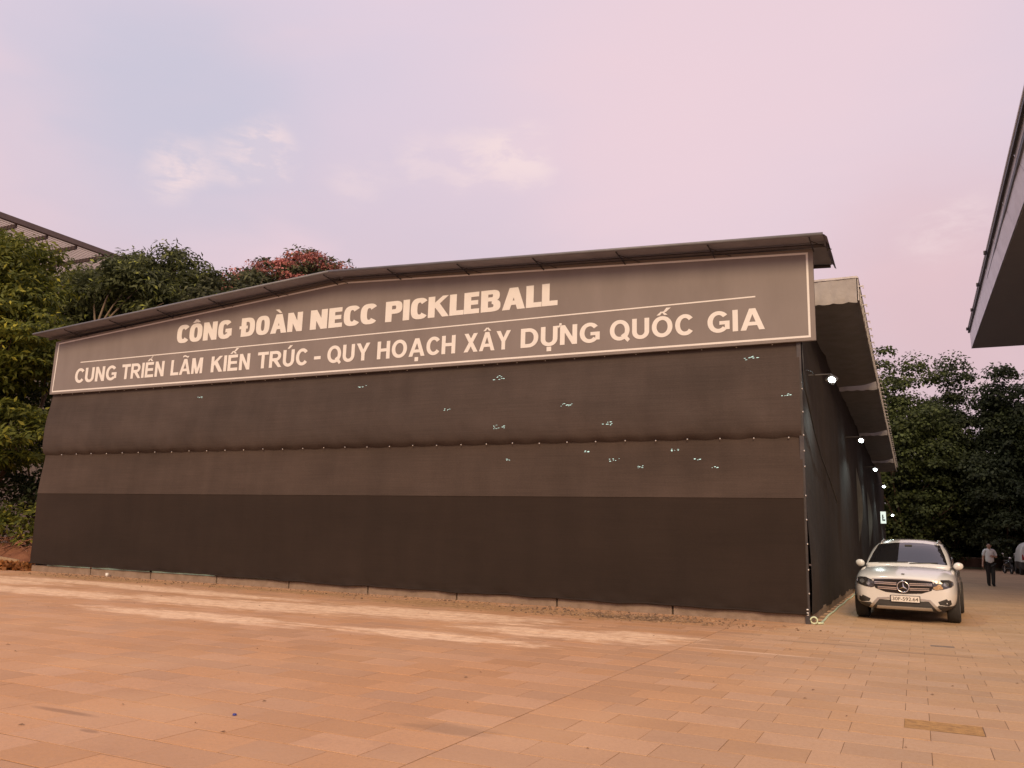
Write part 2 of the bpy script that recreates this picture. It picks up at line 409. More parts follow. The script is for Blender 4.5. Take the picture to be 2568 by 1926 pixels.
HOLE = (1.70, -8.62)
vis = []
for s in slabs:
    cx, cy = (s[0] + s[1]) / 2, (s[2] + s[3]) / 2
    if abs(cx - 1.985) < .1 and abs(cy + 8.62) < .15: continue         # the missing slab
    if -22 < cx < -.05 and cy > .15: continue                             # under the hall
    c4 = [cam_px((s[i], s[j], 0)) for i, j in ((0, 2), (1, 2), (1, 3), (0, 3))]
    ar = 0
    if all(c4):
        pc = cam_px((cx, cy, 0))
        if -20 < pc[0] < 1044 and pc[1] < 790:
            ar = abs(sum(c4[i][0] * c4[(i + 1) % 4][1] - c4[(i + 1) % 4][0] * c4[i][1] for i in range(4))) / 2
    vis.append((ar, s))
vis.sort(key=lambda q: -q[0])
cache = {}; stuff = MB()
for i, (ar, s) in enumerate(vis):
    w_, d_ = s[1] - s[0], s[3] - s[2]; cx, cy = (s[0] + s[1]) / 2, (s[2] + s[3]) / 2
    dz = rnd.uniform(-.0016, .0006); tx, ty = rnd.uniform(-.0022, .0022), rnd.uniform(-.0015, .0015)
    if rnd.random() < .05: tx *= 3; ty *= 3
    if i < 299:
        key = (round(w_, 2), round(d_, 2))
        if key not in cache:
            me = bpy.data.meshes.new('paving_slab'); v_, f_ = slab_geo(w_, d_); me.from_pydata(v_, [], f_); me.materials.append(m_slab); cache[key] = me
        o = bpy.data.objects.new('paving_slab', cache[key]); col.objects.link(o); o.parent = ground
        o.location = (cx, cy, dz); o.rotation_euler = (tx, ty, rnd.uniform(-.003, .003))
    elif ar > 0 or rnd.random() < 1:
        v_, f_ = slab_geo(w_, d_)
        stuff.add([(cx + p[0], cy + p[1], p[2] + dz + p[0] * ty * .5 + p[1] * tx * .5) for p in v_], f_)
o = stuff.build('paving_field', m_slab, ground); o['kind'] = 'stuff'
# sand bed in the gap of the missing slab
P = []
for j in range(9):
    P.append([(1.70 + .58 * i / 12, -8.82 + .40 * j / 8, -.0022 + .0012 * math.sin(i * 1.9 + j) * math.cos(j * 1.3 + i * .7) + rnd.uniform(-.0006, .0006)) for i in range(13)])
MB().grid(P).build('sand_bed', M('loose_sand', (.62, .36, .13), (.36, .20, .08), 14, .95, bump=.8, bscale=90), ground, True)
# dark drain cover set in the paving of the alley
dr = MB(); dr.box(1.98, 2.30, -2.34, -2.16, -.004, .003)
drain = dr.build('drain_cover', M('cast_iron', (.19, .14, .10), (.26, .19, .13), 12, .6, bump=.5), ground)

# ------------------------------------------------------------------ the sports hall
W_ = 22.02; HL = 45.0
def net_mat(name, c, amp=1.0):
    mt = bpy.data.materials.new(name); mt.use_nodes = True; t = mt.node_tree; n = t.nodes; l = t.links
    b = n['Principled BSDF']; b.inputs['Roughness'].default_value = .82; b.inputs['Specular IOR Level'].default_value = .22
    g = n.new('ShaderNodeNewGeometry'); out = None; hts = []
    for sx, sz, sc_, det, w_ in ((.25, .9, 1.0, 4, .17), (1.7, .16, 1.3, 5, .075), (.5, 26, 1.8, 3, .085), (9, 70, 3.0, 2, .13), (.9, .5, 2.2, 6, .07)):
        mp_ = n.new('ShaderNodeMapping'); mp_.inputs['Scale'].default_value = (sx, sx, sz); l.new(g.outputs['Position'], mp_.inputs[0])
        q = n.new('ShaderNodeTexNoise'); q.inputs['Scale'].default_value = sc_; q.inputs['Detail'].default_value = det; l.new(mp_.outputs[0], q.inputs['Vector']); hts.append(q.outputs[0])
        r_ = n.new('ShaderNodeMapRange'); r_.inputs[1].default_value = .3; r_.inputs[2].default_value = .7; r_.inputs[3].default_value = 1 - w_ * amp; r_.inputs[4].default_value = 1 + w_ * amp; l.new(q.outputs[0], r_.inputs[0])
        if out is None: out = r_.outputs[0]
        else:
            m_ = n.new('ShaderNodeMath'); m_.operation = 'MULTIPLY'; l.new(out, m_.inputs[0]); l.new(r_.outputs[0], m_.inputs[1]); out = m_.outputs[0]
    hs = n.new('ShaderNodeHueSaturation'); hs.inputs['Color'].default_value = (*c, 1); l.new(out, hs.inputs['Value']); l.new(hs.outputs[0], b.inputs['Base Color'])
    bp = n.new('ShaderNodeBump'); bp.inputs['Strength'].default_value = .35; bp.inputs['Distance'].default_value = .04; l.new(hts[4], bp.inputs['Height'])
    bp2 = n.new('ShaderNodeBump'); bp2.inputs['Strength'].default_value = .3; bp2.inputs['Distance'].default_value = .004; l.new(hts[3], bp2.inputs['Height']); l.new(bp.outputs[0], bp2.inputs['Normal']); l.new(bp2.outputs[0], b.inputs['Normal'])
    return mt
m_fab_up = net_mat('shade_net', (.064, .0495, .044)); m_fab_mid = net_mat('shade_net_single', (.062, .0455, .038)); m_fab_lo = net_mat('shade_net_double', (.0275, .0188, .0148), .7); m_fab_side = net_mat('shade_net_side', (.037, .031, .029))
m_steel_dark = M('dark_steel', (.06, .055, .06), (.09, .08, .08), 9, .5, .6)
m_roof = M('grey_roof_sheet', (.19, .195, .22), (.145, .15, .17), 2.5, .5, .2)
m_soffit = M('roof_underside', (.235, .235, .285), (.19, .19, .235), 3, .6)
m_conc = M('kerb_concrete', (.30, .225, .175), (.22, .16, .12), 5, .9, bump=.7, bscale=60)
m_mint = M('painted_court_light', (.50, .78, .68), (.42, .70, .60), 8, .5)  # bright mint stands in for light on the court floor
m_white = M('white_plastic', (.8, .78, .74), None, rough=.4)
m_eye = M('steel_eyelet', (.75, .73, .7), None, rough=.25, metal=.6)

hall = empty('sports_hall', (0, 0, 0))
tag(hall, 'long dark shade-net sports hall with low grey gable roof behind the white car', 'building')

def ns(x, y, s=1.0):                                    # cheap smooth noise
    return (math.sin(x * 1.7 * s + 1.3 * math.sin(y * 1.1 * s + 2.1)) + math.sin(y * 2.3 * s + 1.7 * math.sin(x * .9 * s)) + math.sin((x + y) * 3.1 * s + .5)) / 3
EYX = [-21.2 + i * .655 for i in range(33)]
def up_y(x, z):
    s = (z - 3.47) / 1.92; s = min(max(s, 0), 1)
    d = .02 + (.26 + .10 * min(1, max(0, -x - .4) / 2.0, max(0, x + 21.9) / 2.0)) * (s ** .42) * (1 - s) ** 1.3 * 1.5 + .016 * math.cos(x * 2 * math.pi / .655 + 1.2) * math.exp(-s * 7) * min(1, s * 12)
    near = min(abs(x - e) for e in EYX)
    pull = max(0, 1 - s * 9) * (math.cos(min(near / .33, 1) * math.pi) * .5 + .5)
    return -(d + .018 * ns(x * 1.3, z * 2) * s * (1 - s) * 4 + .006 * ns(x * 6, z * 5) * (1 - s)) + .02 * pull
def mid_y(x, z):
    s = (3.47 - z) / 1.15
    return -(.015 + .11 * s + .010 * math.cos(x * 2 * math.pi / .655 + .4) * math.exp(-s * 6) * min(1, s * 10) + .010 * ns(x * 2, z * 2.2) * math.sin(s * math.pi))
def lo_y(x, z):
    s = (2.33 - z) / 2.15
    return -(.118 - .035 * s + .02 * math.sin(s * math.pi) * ns(x * .7, z * .6) + .028 * max(0, s - .86) / .14 * ns(x * 4.2, z * 7))
def wall_sheet(fn, z0, z1, rows, colsn, mat, name, hem=None):
    P = []
    for j in range(rows + 1):
        row = []
        for i in range(colsn + 1):
            x = -W_ + W_ * i / colsn; z = z0 + (z1 - z0) * j / rows
            if hem and j == 0: z += hem(x)
            row.append((x, fn(x, z), z))
        P.append(row)
    return MB().grid(P).build(name, mat, hall, True)
hem_up = lambda x: .055 * min(1, max(0, (-11.5 - x) / 4.0))
net_up = wall_sheet(up_y, 3.47, 5.42, 30, 340, m_fab_up, 'net_panel', hem=lambda x: -.018 * abs(math.sin((x + 21.2) * math.pi / .655))); tag(net_up, 'bulging upper shade net below the sign')
net_mid = wall_sheet(mid_y, 2.30, 3.475, 14, 200, m_fab_mid, 'net_panel'); tag(net_mid, 'paler middle band of shade net')
net_lo = wall_sheet(lo_y, .185, 2.34, 30, 260, m_fab_lo, 'net_panel', hem=lambda x: .022 * ns(x * 2.1, 3) + .012 * ns(x * 6, 1) + hem_up(x)); tag(net_lo, 'dark lower skirt of doubled shade net')
hm = MB(); hm.tube([(-W_ + W_ * i / 90, lo_y(-W_ + W_ * i / 90, .2) - .012, .185 + .022 * ns((-W_ + W_ * i / 90) * 2.1, 3) + hem_up(-W_ + W_ * i / 90)) for i in range(91)], .020, 6); hm.build('hem', m_fab_lo, net_lo, True)
# bright tie points
ey = MB()
for x in EYX: ey.ellip((x, up_y(x, 3.49) - .012, 3.47 + .015 * ns(x * 3, 0)), (.016, .012, .016), 6, 4)
x = -21.6
while x < .05: ey.ellip((x, -.045, 5.325 - .004), (.014, .012, .014), 6, 4); x += rnd.choice((.35, .7, .7, .5))
for z in (4.4, 3.95, 3.5, 3.2, 2.9, 2.35, 1.9, 1.45, .98, .55): ey.ellip((.035, -.075, z), (.014, .014, .018), 6, 4)
o = ey.build('eyelets', m_eye, hall); o['kind'] = 'stuff'
# small torn spots: slits laid on the net, court light put in as glow
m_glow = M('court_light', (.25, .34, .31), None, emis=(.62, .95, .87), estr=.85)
for k, (x, z, w_) in enumerate(((-10.33, 4.99, .30), (-6.54, 4.99, .40), (-7.77, 4.29, .26), (-6.42, 3.84, .34), (-4.79, 4.27, .32), (-3.85, 3.82, .34), (-4.38, 3.27, .14), (-3.76, 3.08, .26), (-3.2, 2.92, .22), (-6.26, 3.12, .16), (-.88, 5.07, .36), (-.26, 4.28, .2), (-2.49, 3.26, .2), (-2.0, 3.07, .16), (-1.65, 2.9, .16), (-15.76, 4.96, .2))):
    tb = MB(); up = z > 3.47; fn = up_y if up else mid_y; nn = 9 if w_ > .3 else 6
    for q in range(nn):                           # a scatter of tiny horizontal slits
        a = x + (rnd.random() - .5) * w_ * .9; b = z + rnd.uniform(-.035, .035) * (w_ / .3) + (a - x) * .05; l_ = rnd.uniform(.010, .034) * (.6 + w_); h = rnd.uniform(.003, .009)
        pts = [(a - l_, b - h * .2), (a - l_ * .3, b - h), (a + l_ * .6, b - h * .5), (a + l_, b + h * .3), (a + l_ * .1, b + h), (a - l_ * .6, b + h * .6)]
        tb.add([(p[0], fn(p[0], p[1]) - .003 - .0005 * q, p[1]) for p in pts], [(0, 1, 2, 3, 4, 5)])
    o = tb.build('glowing_torn_spot', m_glow, net_up if up else net_mid); o['kind'] = 'stuff'
# kerb blocks
xs = [-W_] + [-19.42, -17.02, -14.62, -12.22, -9.85, -7.45, -5.03, -2.55] + [-.03]
for a, b in zip(xs[:-1], xs[1:]):
    g_ = .02; kb = MB(); n_ = 8
    P0 = []
    for i in range(n_ + 1):
        x = a + g_ + (b - a - 2 * g_) * i / n_; j1 = .006 * ns(x * 5, 1); j2 = .008 * ns(x * 4, 7)
        P0.append([(x, -.012 + j1, -.005), (x, -.016 + j1, .17 + j2), (x, -.002, .186 + j2), (x, .25, .186), (x, .25, -.005)])
    kb.grid(P0); kb.add(P0[0], [(0, 1, 2, 3, 4)]); kb.add(P0[-1], [(4, 3, 2, 1, 0)])
    kb.build('kerb_block', m_conc, hall)
for a, b in ((.05, 2.4), (2.44, 4.8), (4.84, 7.2), (7.24, 9.6), (9.64, 12)):
    kb = MB(); kb.box(-.23, .015, a, b, -.005, .17); kb.build('kerb_block', m_conc, hall)
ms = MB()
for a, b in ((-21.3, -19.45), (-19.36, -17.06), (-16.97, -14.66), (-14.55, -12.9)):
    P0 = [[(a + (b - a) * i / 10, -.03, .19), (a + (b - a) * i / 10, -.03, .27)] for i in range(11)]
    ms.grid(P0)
ms.build('court_light_strip', m_mint, hall)  # strip under the hem, light from inside the hall put into its colour
# corner post with clamps
pb = MB(); pb.box(-.045, .035, -.06, .02, 0, 5.4); post = pb.build('corner_post', m_steel_dark, hall)
for z in (.2, .26, .165):
    cb = MB(); cb.ellip((-.005, -.075, z), (.022, .018, .013), 8, 6); cb.build('clamp', m_white, post, True)
# side wall nets, facing the alley
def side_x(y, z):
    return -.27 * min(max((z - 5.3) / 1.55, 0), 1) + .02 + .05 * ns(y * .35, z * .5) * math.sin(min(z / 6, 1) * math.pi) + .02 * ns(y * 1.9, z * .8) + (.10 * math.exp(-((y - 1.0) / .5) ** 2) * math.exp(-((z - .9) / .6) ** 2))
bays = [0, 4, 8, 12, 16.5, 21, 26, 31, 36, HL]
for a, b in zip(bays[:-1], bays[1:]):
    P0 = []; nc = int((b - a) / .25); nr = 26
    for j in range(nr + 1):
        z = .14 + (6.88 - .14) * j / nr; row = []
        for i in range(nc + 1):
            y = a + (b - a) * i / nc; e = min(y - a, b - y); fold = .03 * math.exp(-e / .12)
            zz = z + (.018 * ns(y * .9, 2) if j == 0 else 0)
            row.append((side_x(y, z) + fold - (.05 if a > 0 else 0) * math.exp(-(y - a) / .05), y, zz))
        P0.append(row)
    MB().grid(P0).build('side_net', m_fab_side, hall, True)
# curtain flaps that stand off the wall and catch the lamps
for (y, z0, z1, w_) in ((15.6, 1.6, 4.2, .16), (22.8, 1.4, 3.8, .15)):
    P0 = []
    for j in range(13):
        z = z0 + (z1 - z0) * j / 12; s = math.sin(j / 12 * math.pi)
        P0.append([(.05 + w_ * s * (i / 4) ** 1.2, y + .25 * (i / 4) + .05 * math.sin(z * 3), z) for i in range(5)])
    MB().grid(P0).build('loose_flap', M('loose_net', (.12, .125, .12), (.09, .095, .09), 4, .8), hall, True)
# diagonal seam cord on the side net, hanging power cable belongs to the lamps below
# left wall, back wall, main roof
bw = MB(); bw.box(-W_, -W_ + .04, .1, HL, .1, 6.9); bw.build('side_net', m_fab_side, hall)
bw = MB(); bw.box(-W_ + .05, -.06, HL - .05, HL, .1, 6.6); bw.build('back_net', m_fab_side, hall)
RX = [(-22.25, 7.12), (-11.05, 7.84), (.58, 7.24)]
for (a, b) in ((RX[0], RX[1]), (RX[1], RX[2])):
    rb = MB(); ends = ((-22.1, 6.85), (-11.05, 7.55)) if a is RX[0] else ((-11.05, 7.55), (-.05, 6.9))
    rb.add([(ends[0][0], 1.0, ends[0][1]), (ends[1][0], 1.0, ends[1][1]), (ends[1][0], HL, ends[1][1]), (ends[0][0], HL, ends[0][1])], [(0, 1, 2, 3)])
    rb.build('main_roof_sheet', m_roof, hall)
# gable hood over the sign
def roof_z(x):
    return np.interp(x, [q[0] for q in RX], [q[1] for q in RX])
YF, YB = -.76, 1.15
for a, b in ((RX[0], RX[1]), (RX[1], RX[2])):
    n_ = 60; P1 = []; P2 = []
    for i in range(n_ + 1):
        x = a[0] + (b[0] - a[0]) * i / n_; z = float(roof_z(x)); rip = .012 * abs(math.sin(x * 9))
        P1.append([(x, YF, z + rip * .3), (x, 0, z + .05 + rip), (x, YB, z + .02 + rip)])
        P2.append([(x, YF, z - .035), (x, 0, z + .01), (x, YB, z - .02)])
    rb = MB(); rb.grid(P1); rs = rb.build('roof_sheet', m_roof, hall)
    sb_ = MB(); sb_.grid([r_[::-1] for r_ in P2]); sb_.build('soffit', m_soffit, hall)
    eb = MB(); eb.tube([(a[0], YF - .01, a[1] - .006), (b[0], YF - .01, b[1] - .006)], .034, 8); eb.build('roof_edge', m_roof, hall, True)
    pb2 = MB()
    for yy, dz in ((-.30, -.075), (YB - .05, -.06)):
        pb2.tube([(a[0] + .1, yy, a[1] + dz), (b[0] - .02, yy, b[1] + dz)], .035, 6)
    pb2.build('purlin', m_steel_dark, hall)
# curled right end of the hood
eb = MB(); P0 = []
for j in range(9):
    y = YF + (YB - YF) * j / 8
    P0.append([(.56, y, 7.24), (.60 + .012 * ns(y * 4, 1), y, 7.22), (.64 + .02 * math.sin(y * 5), y, 7.17 + .02 * ns(y * 3, 2)), (.665, y, 7.12)])
eb.grid(P0); eb.build('end_flashing', m_soffit, hall, True)
eb = MB(); eb.box(.60, .64, -.40, -.20, 7.08, 7.20); eb.build('gutter_stop', m_steel_dark, hall)
m_brk = M('bracket_steel', (.045, .043, .055), None, rough=.5, metal=.5)
for x in [-20.9 + 1.93 * i for i in range(12)]:
    z = float(roof_z(x)); bb = MB()
    bb.tube([(x, YF + .03, z - .05), (x + .02, -.16, z - .14)], .014, 6); bb.tube([(x, YF + .2, z - .06), (x + .35, -.17, z - .14)], .009, 6)
    bb.build('roof_bracket', m_brk, hall)
# side awnings over the alley
m_val = M('valance_canvas', (.40, .38, .37), (.34, .32, .31), 4, .8, bump=.4, bscale=14)
m_aw = M('awning_underside', (.155, .157, .175), (.125, .127, .142), 3, .7, bump=.3, bscale=200, world=True)
YB_ = [2.4, 12.4, 22.8, 33.2, 39.0]
def aw_z(y): return .024 * (y - 2.4)
for k in range(4):
    a, b = YB_[k], YB_[k + 1] - .5
    aw = empty('awning', (0, a, 0), 0, hall)
    P0 = []
    for i in range(25):
        y = a + (b - a) * i / 24; dz = -aw_z(y) + .05 * math.sin(i / 24 * math.pi)
        droop = -.10 * max(0, (i - 21) / 3)
        P0.append([(q, y - a, 6.86 + dz + .03 * q - .05 * math.sin(max(q, 0) * math.pi) + droop * (1 - q * .85) + .012 * ns(y * 2, q * 3)) for q in (-.28, -.05, .17, .33, .5, .67, .83, 1.0)])
    MB().grid([r_[::-1] for r_ in P0]).build('canvas', m_aw, aw, True)
    P0 = []
    for j in range(7):
        P0.append([(-.45 + 1.43 * i / 40, -.03 + .012 * ns(i * .5, j * .4) - .015 * j / 6, 7.27 - aw_z(a) - (.55 + .028 * abs(math.sin(i * .36 + k)) * (j == 6)) * j / 6) for i in range(41)])
    MB().grid(P0).build('valance', m_val, aw, True)
    rb = MB(); rb.box(-.45, 1.0, -.05, .0, 7.255 - aw_z(a), 7.30 - aw_z(a)); rb.build('front_rail', M('galvanised', (.45, .42, .42), (.36, .34, .34), 8, .45, .7), aw)
    tb = MB(); tb.add([(-.45, 0, 7.31 - aw_z(a)), (1.0, 0, 7.31 - aw_z(a)), (1.0, b - a, 7.31 - aw_z(b)), (-.45, b - a, 7.31 - aw_z(b))], [(0, 1, 2, 3)]); tb.build('top_sheet', m_roof, aw)
    rb = MB(); rb.tube([(1.01, -.03, 7.27 - aw_z(a)), (1.01, b - a, 7.27 - aw_z(b))], .016, 6); rb.tube([(1.01, -.03, 6.76 - aw_z(a)), (1.01, b - a, 6.76 - aw_z(b))], .016, 6)
    rb.build('outer_rail', MATS['galvanised'], aw)
    n_ = int((b - a) / .72); lp = MB()
    for i in range(n_ + 1):
        y = (b - a) * i / n_; z = 7.0 - aw_z(a + y)
        lp.box(1.0, 1.02, y, y + .03, z - .26, z + .26); lp.box(1.02, 1.12, y, y + .03, z + .06, z + .085); lp.box(1.10, 1.12, y, y + .03, z + .02, z + .06)
    o = lp.build('tie_hooks', MATS['galvanised'], aw); o['kind'] = 'stuff'

# ------------------------------------------------------------------ the sign on the gable
sign = empty('sign_board', (-11, -.15, 5.33)); SO = Vector((-11, -.15, 5.33))
tag(sign, 'wide brown gable sign with two lines of cream lettering under the roof edge', 'sign')
m_sign = M('brown_banner', (.222, .194, .184), (.190, .165, .156), 1.4, .5, bump=.22, bscale=1.3, spec=.4, stretch=(1, 1, .35))
m_cream = M('cream_print', (.76, .75, .73), (.71, .70, .68), 3, .5)
def pent(x0, x1, z0, zl, za, zr, y, xa=-11.0): return [(x0, y, z0), (x1, y, z0), (x1, y, zr), (xa, y, za), (x0, y, zl)]
pb = MB(); f_ = [Vector(p) - SO for p in pent(-22.02, .33, 5.33, 6.99, 7.80, 7.17, -.15)]; bk_ = [p + Vector((0, .08, 0)) for p in f_]
n_ = 5; pb.add(f_ + bk_, [tuple(range(5)), tuple(range(9, 4, -1))] + [(i, i + 5, (i + 1) % 5 + 5, (i + 1) % 5) for i in range(5)])
pb.build('panel', m_sign, sign)
def strip(pts, w2, name, y=-.154):
    b = MB()
    out = [Vector(p) for p in pts]
    for p, q in zip(out[:-1], out[1:]):
        d = (q - p).normalized(); nn = Vector((-d.z, 0, d.x)) * w2
        e = d * w2 * .98
        b.add([Vector((v.x, y, v.z)) - SO for v in (p - e - nn, q + e - nn, q + e + nn, p - e + nn)], [(0, 1, 2, 3)])
        y -= .0004
    return b.build(name, m_cream, sign)
strip([(-21.90, 0, 5.41), (.22, 0, 5.41), (.22, 0, 7.09), (-11.0, 0, 7.71), (-21.86, 0, 6.92), (-21.90, 0, 5.41)], .020, 'border')
strip([(-20.75, 0, 6.26), (-.80, 0, 6.31)], .014, 'rule')
m_cream_t = m_cream
# ---- letters drawn as unions of strokes (cap height 1)
def R4(x0, y0, x1, y1): return [(x0, y0), (x1, y0), (x1, y1), (x0, y1)]
def band(cx, cy, rx, ry, tx, ty, a0, a1, e=2.0, n=22):
    def pt(a, rx, ry):
        c_, s_ = math.cos(a), math.sin(a); return (cx + rx * math.copysign(abs(c_) ** (2 / e), c_), cy + ry * math.copysign(abs(s_) ** (2 / e), s_))
    A = [math.radians(a0 + (a1 - a0) * i / n) for i in range(n + 1)]
    return [[pt(A[i], rx, ry), pt(A[i + 1], rx, ry), pt(A[i + 1], rx - tx, ry - ty), pt(A[i], rx - tx, ry - ty)] for i in range(n)]
def stroke(x0, y0, x1, y1, t): return [(x0 - t / 2, y0), (x0 + t / 2, y0), (x1 + t / 2, y1), (x1 - t / 2, y1)]
def glyph(ch, w, tx, ty, e):
    o = band(w / 2, .5, w / 2, .51, tx, ty, 0, 360, e, 40)
    if ch == 'O': return o
    if ch == 'Q': return o + [[(w * .56, .24), (w * .56 + tx * .8, .36), (w * 1.02, .02), (w * .90, -.10)]]
    if ch == 'C': return band(w / 2, .5, w / 2, .51, tx, ty, 38, 322, e, 34)
    if ch == 'G': return band(w / 2, .5, w / 2, .51, tx, ty, 38, 318, e, 34) + [R4(w * .54, .53 - ty * .9, w, .53), R4(w - tx * .9, .13, w, .53)]
    if ch == 'U': return [R4(0, .36, tx, 1), R4(w - tx, .36, w, 1)] + band(w / 2, .36, w / 2, .375, tx, ty, 180, 360, e, 20)
    if ch == 'N': return [R4(0, 0, tx, 1), R4(w - tx, 0, w, 1), [(0, 1), (tx * 1.02, 1), (w, 0), (w - tx * 1.02, 0)]]
    if ch == 'M': return [R4(0, 0, tx * .95, 1), R4(w - tx * .95, 0, w, 1), [(0, 1), (tx * 1.25, 1), (w / 2 + tx * .42, 0), (w / 2 - tx * .42, 0)], [(w - tx * 1.25, 1), (w, 1), (w / 2 + tx * .42, 0), (w / 2 - tx * .42, 0)]]
    if ch == 'A': return [[(0, 0), (tx * 1.05, 0), (w / 2 + tx * .42, 1), (w / 2 - tx * .58, 1)], [(w - tx * 1.05, 0), (w, 0), (w / 2 + tx * .58, 1), (w / 2 - tx * .42, 1)], R4(w * .22, .21, w * .78, .21 + ty * .9)]
    if ch == 'E': return [R4(0, 0, tx, 1), R4(0, 0, w, ty), R4(0, 1 - ty, w * .97, 1), R4(0, .5 - ty * .42, w * .92, .5 + ty * .52)]
    if ch == 'L': return [R4(0, 0, tx, 1), R4(0, 0, w, ty)]
    if ch == 'I': return [R4(0, 0, tx, 1)]
    if ch == 'H': return [R4(0, 0, tx, 1), R4(w - tx, 0, w, 1), R4(0, .5 - ty * .45, w, .5 + ty * .5)]
    if ch == 'T': return [R4(w / 2 - tx / 2, 0, w / 2 + tx / 2, 1), R4(0, 1 - ty, w, 1)]
    if ch == 'K': return [R4(0, 0, tx, 1), [(tx * .6, .32), (tx * .6, .60), (w * .70, 1), (w * .98, 1)], [(w * .30, .52), (w * .52, .70), (w * 1.02, 0), (w * .70, 0)]]
    if ch == 'D': return [R4(0, 0, tx, 1), R4(0, 0, w * .46, ty), R4(0, 1 - ty, w * .46, 1)] + band(w * .46, .5, w * .54, .5, tx, ty, -90, 90, e, 22)
    if ch == 'P': return [R4(0, 0, tx, 1), R4(0, 1 - ty, w * .55, 1), R4(0, .38, w * .55, .38 + ty)] + band(w * .55, .69, w * .45, .31, tx * .98, ty, -90, 90, e, 18)
    if ch == 'R': return glyph('P', w * .95, tx, ty, e) + [[(w * .34, .40), (w * .62, .46), (w * 1.02, 0), (w * .76, 0)]]
    if ch == 'B': return [R4(0, 0, tx, 1), R4(0, 1 - ty * .9, w * .55, 1), R4(0, .48, w * .55, .48 + ty * .85), R4(0, 0, w * .55, ty * .9)] + band(w * .55, .74, w * .40, .26, tx * .95, ty * .85, -90, 90, e, 16) + band(w * .55, .275, w * .45, .275, tx * .98, ty * .9, -90, 90, e, 16)
    if ch == 'X': return [[(0, 0), (tx * 1.2, 0), (w * .98, 1), (w * .98 - tx * 1.2, 1)], [(w - tx * 1.2, 0), (w, 0), (w * .02 + tx * 1.2, 1), (w * .02, 1)]]
    if ch == 'Y': return [R4(w / 2 - tx / 2, 0, w / 2 + tx / 2, .46), [(0, 1), (tx * 1.15, 1), (w / 2 + tx / 2, .42), (w / 2 - tx / 2, .42)], [(w - tx * 1.15, 1), (w, 1), (w / 2 + tx / 2, .42), (w / 2 - tx / 2, .42)]]
    if ch == '-': return [R4(0, .28, w, .28 + ty)]
    return []
DEC = {'Ô': 'O^', 'À': 'A`', 'Ể': 'E^?', 'Ã': 'A~', 'Ế': "E^'", 'Ú': "U'", 'Ạ': 'A.', 'Â': 'A^', 'Ự': 'U+.', 'Ố': "O^'", 'Đ': 'D='}
def accents(marks, w, tx, ty):
    o = []; c_ = w / 2; k = tx * .55
    for mk in marks:
        if mk == '^': o += [[(c_ - .26, 1.06), (c_ - .26 + k * 1.3, 1.06), (c_ + .03, 1.22), (c_ - .06, 1.24)], [(c_ + .26 - k * 1.3, 1.06), (c_ + .26, 1.06), (c_ + .06, 1.24), (c_ - .03, 1.22)]]
        if mk == '`': o += [[(c_ + .02, 1.06), (c_ + .16, 1.06), (c_ - .04, 1.26), (c_ - .26, 1.26)]]
        if mk == "'":
            up = .0 if '^' not in marks else .14; sh = .0 if '^' not in marks else .16
            o += [[(c_ - .12 + sh, 1.06 + up), (c_ + .02 + sh, 1.06 + up), (c_ + .25 + sh, 1.26 + up), (c_ + .04 + sh, 1.26 + up)]]
        if mk == '~': o += [q for q in [[(c_ - .26 + .52 * i / 10, 1.12 + .04 * math.sin(i * .63 - .4)), (c_ - .26 + .52 * (i + 1) / 10, 1.12 + .04 * math.sin((i + 1) * .63 - .4)), (c_ - .26 + .52 * (i + 1) / 10, 1.21 + .04 * math.sin((i + 1) * .63 - .4)), (c_ - .26 + .52 * i / 10, 1.21 + .04 * math.sin(i * .63 - .4))] for i in range(10)]]
        if mk == '?': o += band(c_ + .12, 1.40, .10, .08, .055, .05, -60, 170, 2, 12) + [R4(c_ + .09, 1.24, c_ + .145, 1.335)]
        if mk == '.': o += [R4(c_ - tx * .5, -.27, c_ + tx * .5, -.27 + tx)]
        if mk == '+': o += [R4(w - .02, .92, w + .10, 1.0), [(w + .02, .86), (w + .10, .93), (w + .19, 1.02), (w + .10, 1.10)], R4(w + .08, .99, w + .19, 1.12)]
        if mk == '=': o += [R4(-.12, .5 - ty * .36, w * .48, .5 + ty * .36)]
    return o
def union(polys, y, f, thick):
    vs = []; fc = []
    for p in polys:
        a = sum(p[i][0] * p[(i + 1) % len(p)][1] - p[(i + 1) % len(p)][0] * p[i][1] for i in range(len(p)))
        if abs(a) < 1e-7: continue
        p = p if a > 0 else p[::-1]; fc.append(list(range(len(vs), len(vs) + len(p)))); vs += [Vector(q) for q in p]
    vo_, eo, fo, ov, oe, of = delaunay_2d_cdt(vs, [], fc, 0, 1e-4)
    P = [f(q) for q in vo_]; n = len(P); fs = []
    for t_, src in zip(fo, of):
        if not src: continue
        t_ = list(t_)
        if sum(vo_[t_[i]][0] * vo_[t_[(i + 1) % len(t_)]][1] - vo_[t_[(i + 1) % len(t_)]][0] * vo_[t_[i]][1] for i in range(len(t_))) < 0: t_ = t_[::-1]
        fs.append(tuple(t_))
    ec = {}
    for t_ in fs:
        for i in range(len(t_)): ec[(t_[i], t_[(i + 1) % len(t_)])] = 1
    used = sorted({i for t_ in fs for i in t_}); mp_ = {i: k for k, i in enumerate(used)}; k = len(used)
    mb = MB(); mb.add([(P[i][0], y, P[i][1]) for i in used] + [(P[i][0], y + thick, P[i][1]) for i in used], [tuple(mp_[i] for i in t_) for t_ in fs] + [(mp_[e_[1]], mp_[e_[0]], mp_[e_[0]] + k, mp_[e_[1]] + k) for e_ in ec if (e_[1], e_[0]) not in ec])
    return mb
KERN = dict(C=.085, L=.06, K=.03, A=.03, T=.04, Y=.04, R=.02, P=.03, X=.03)
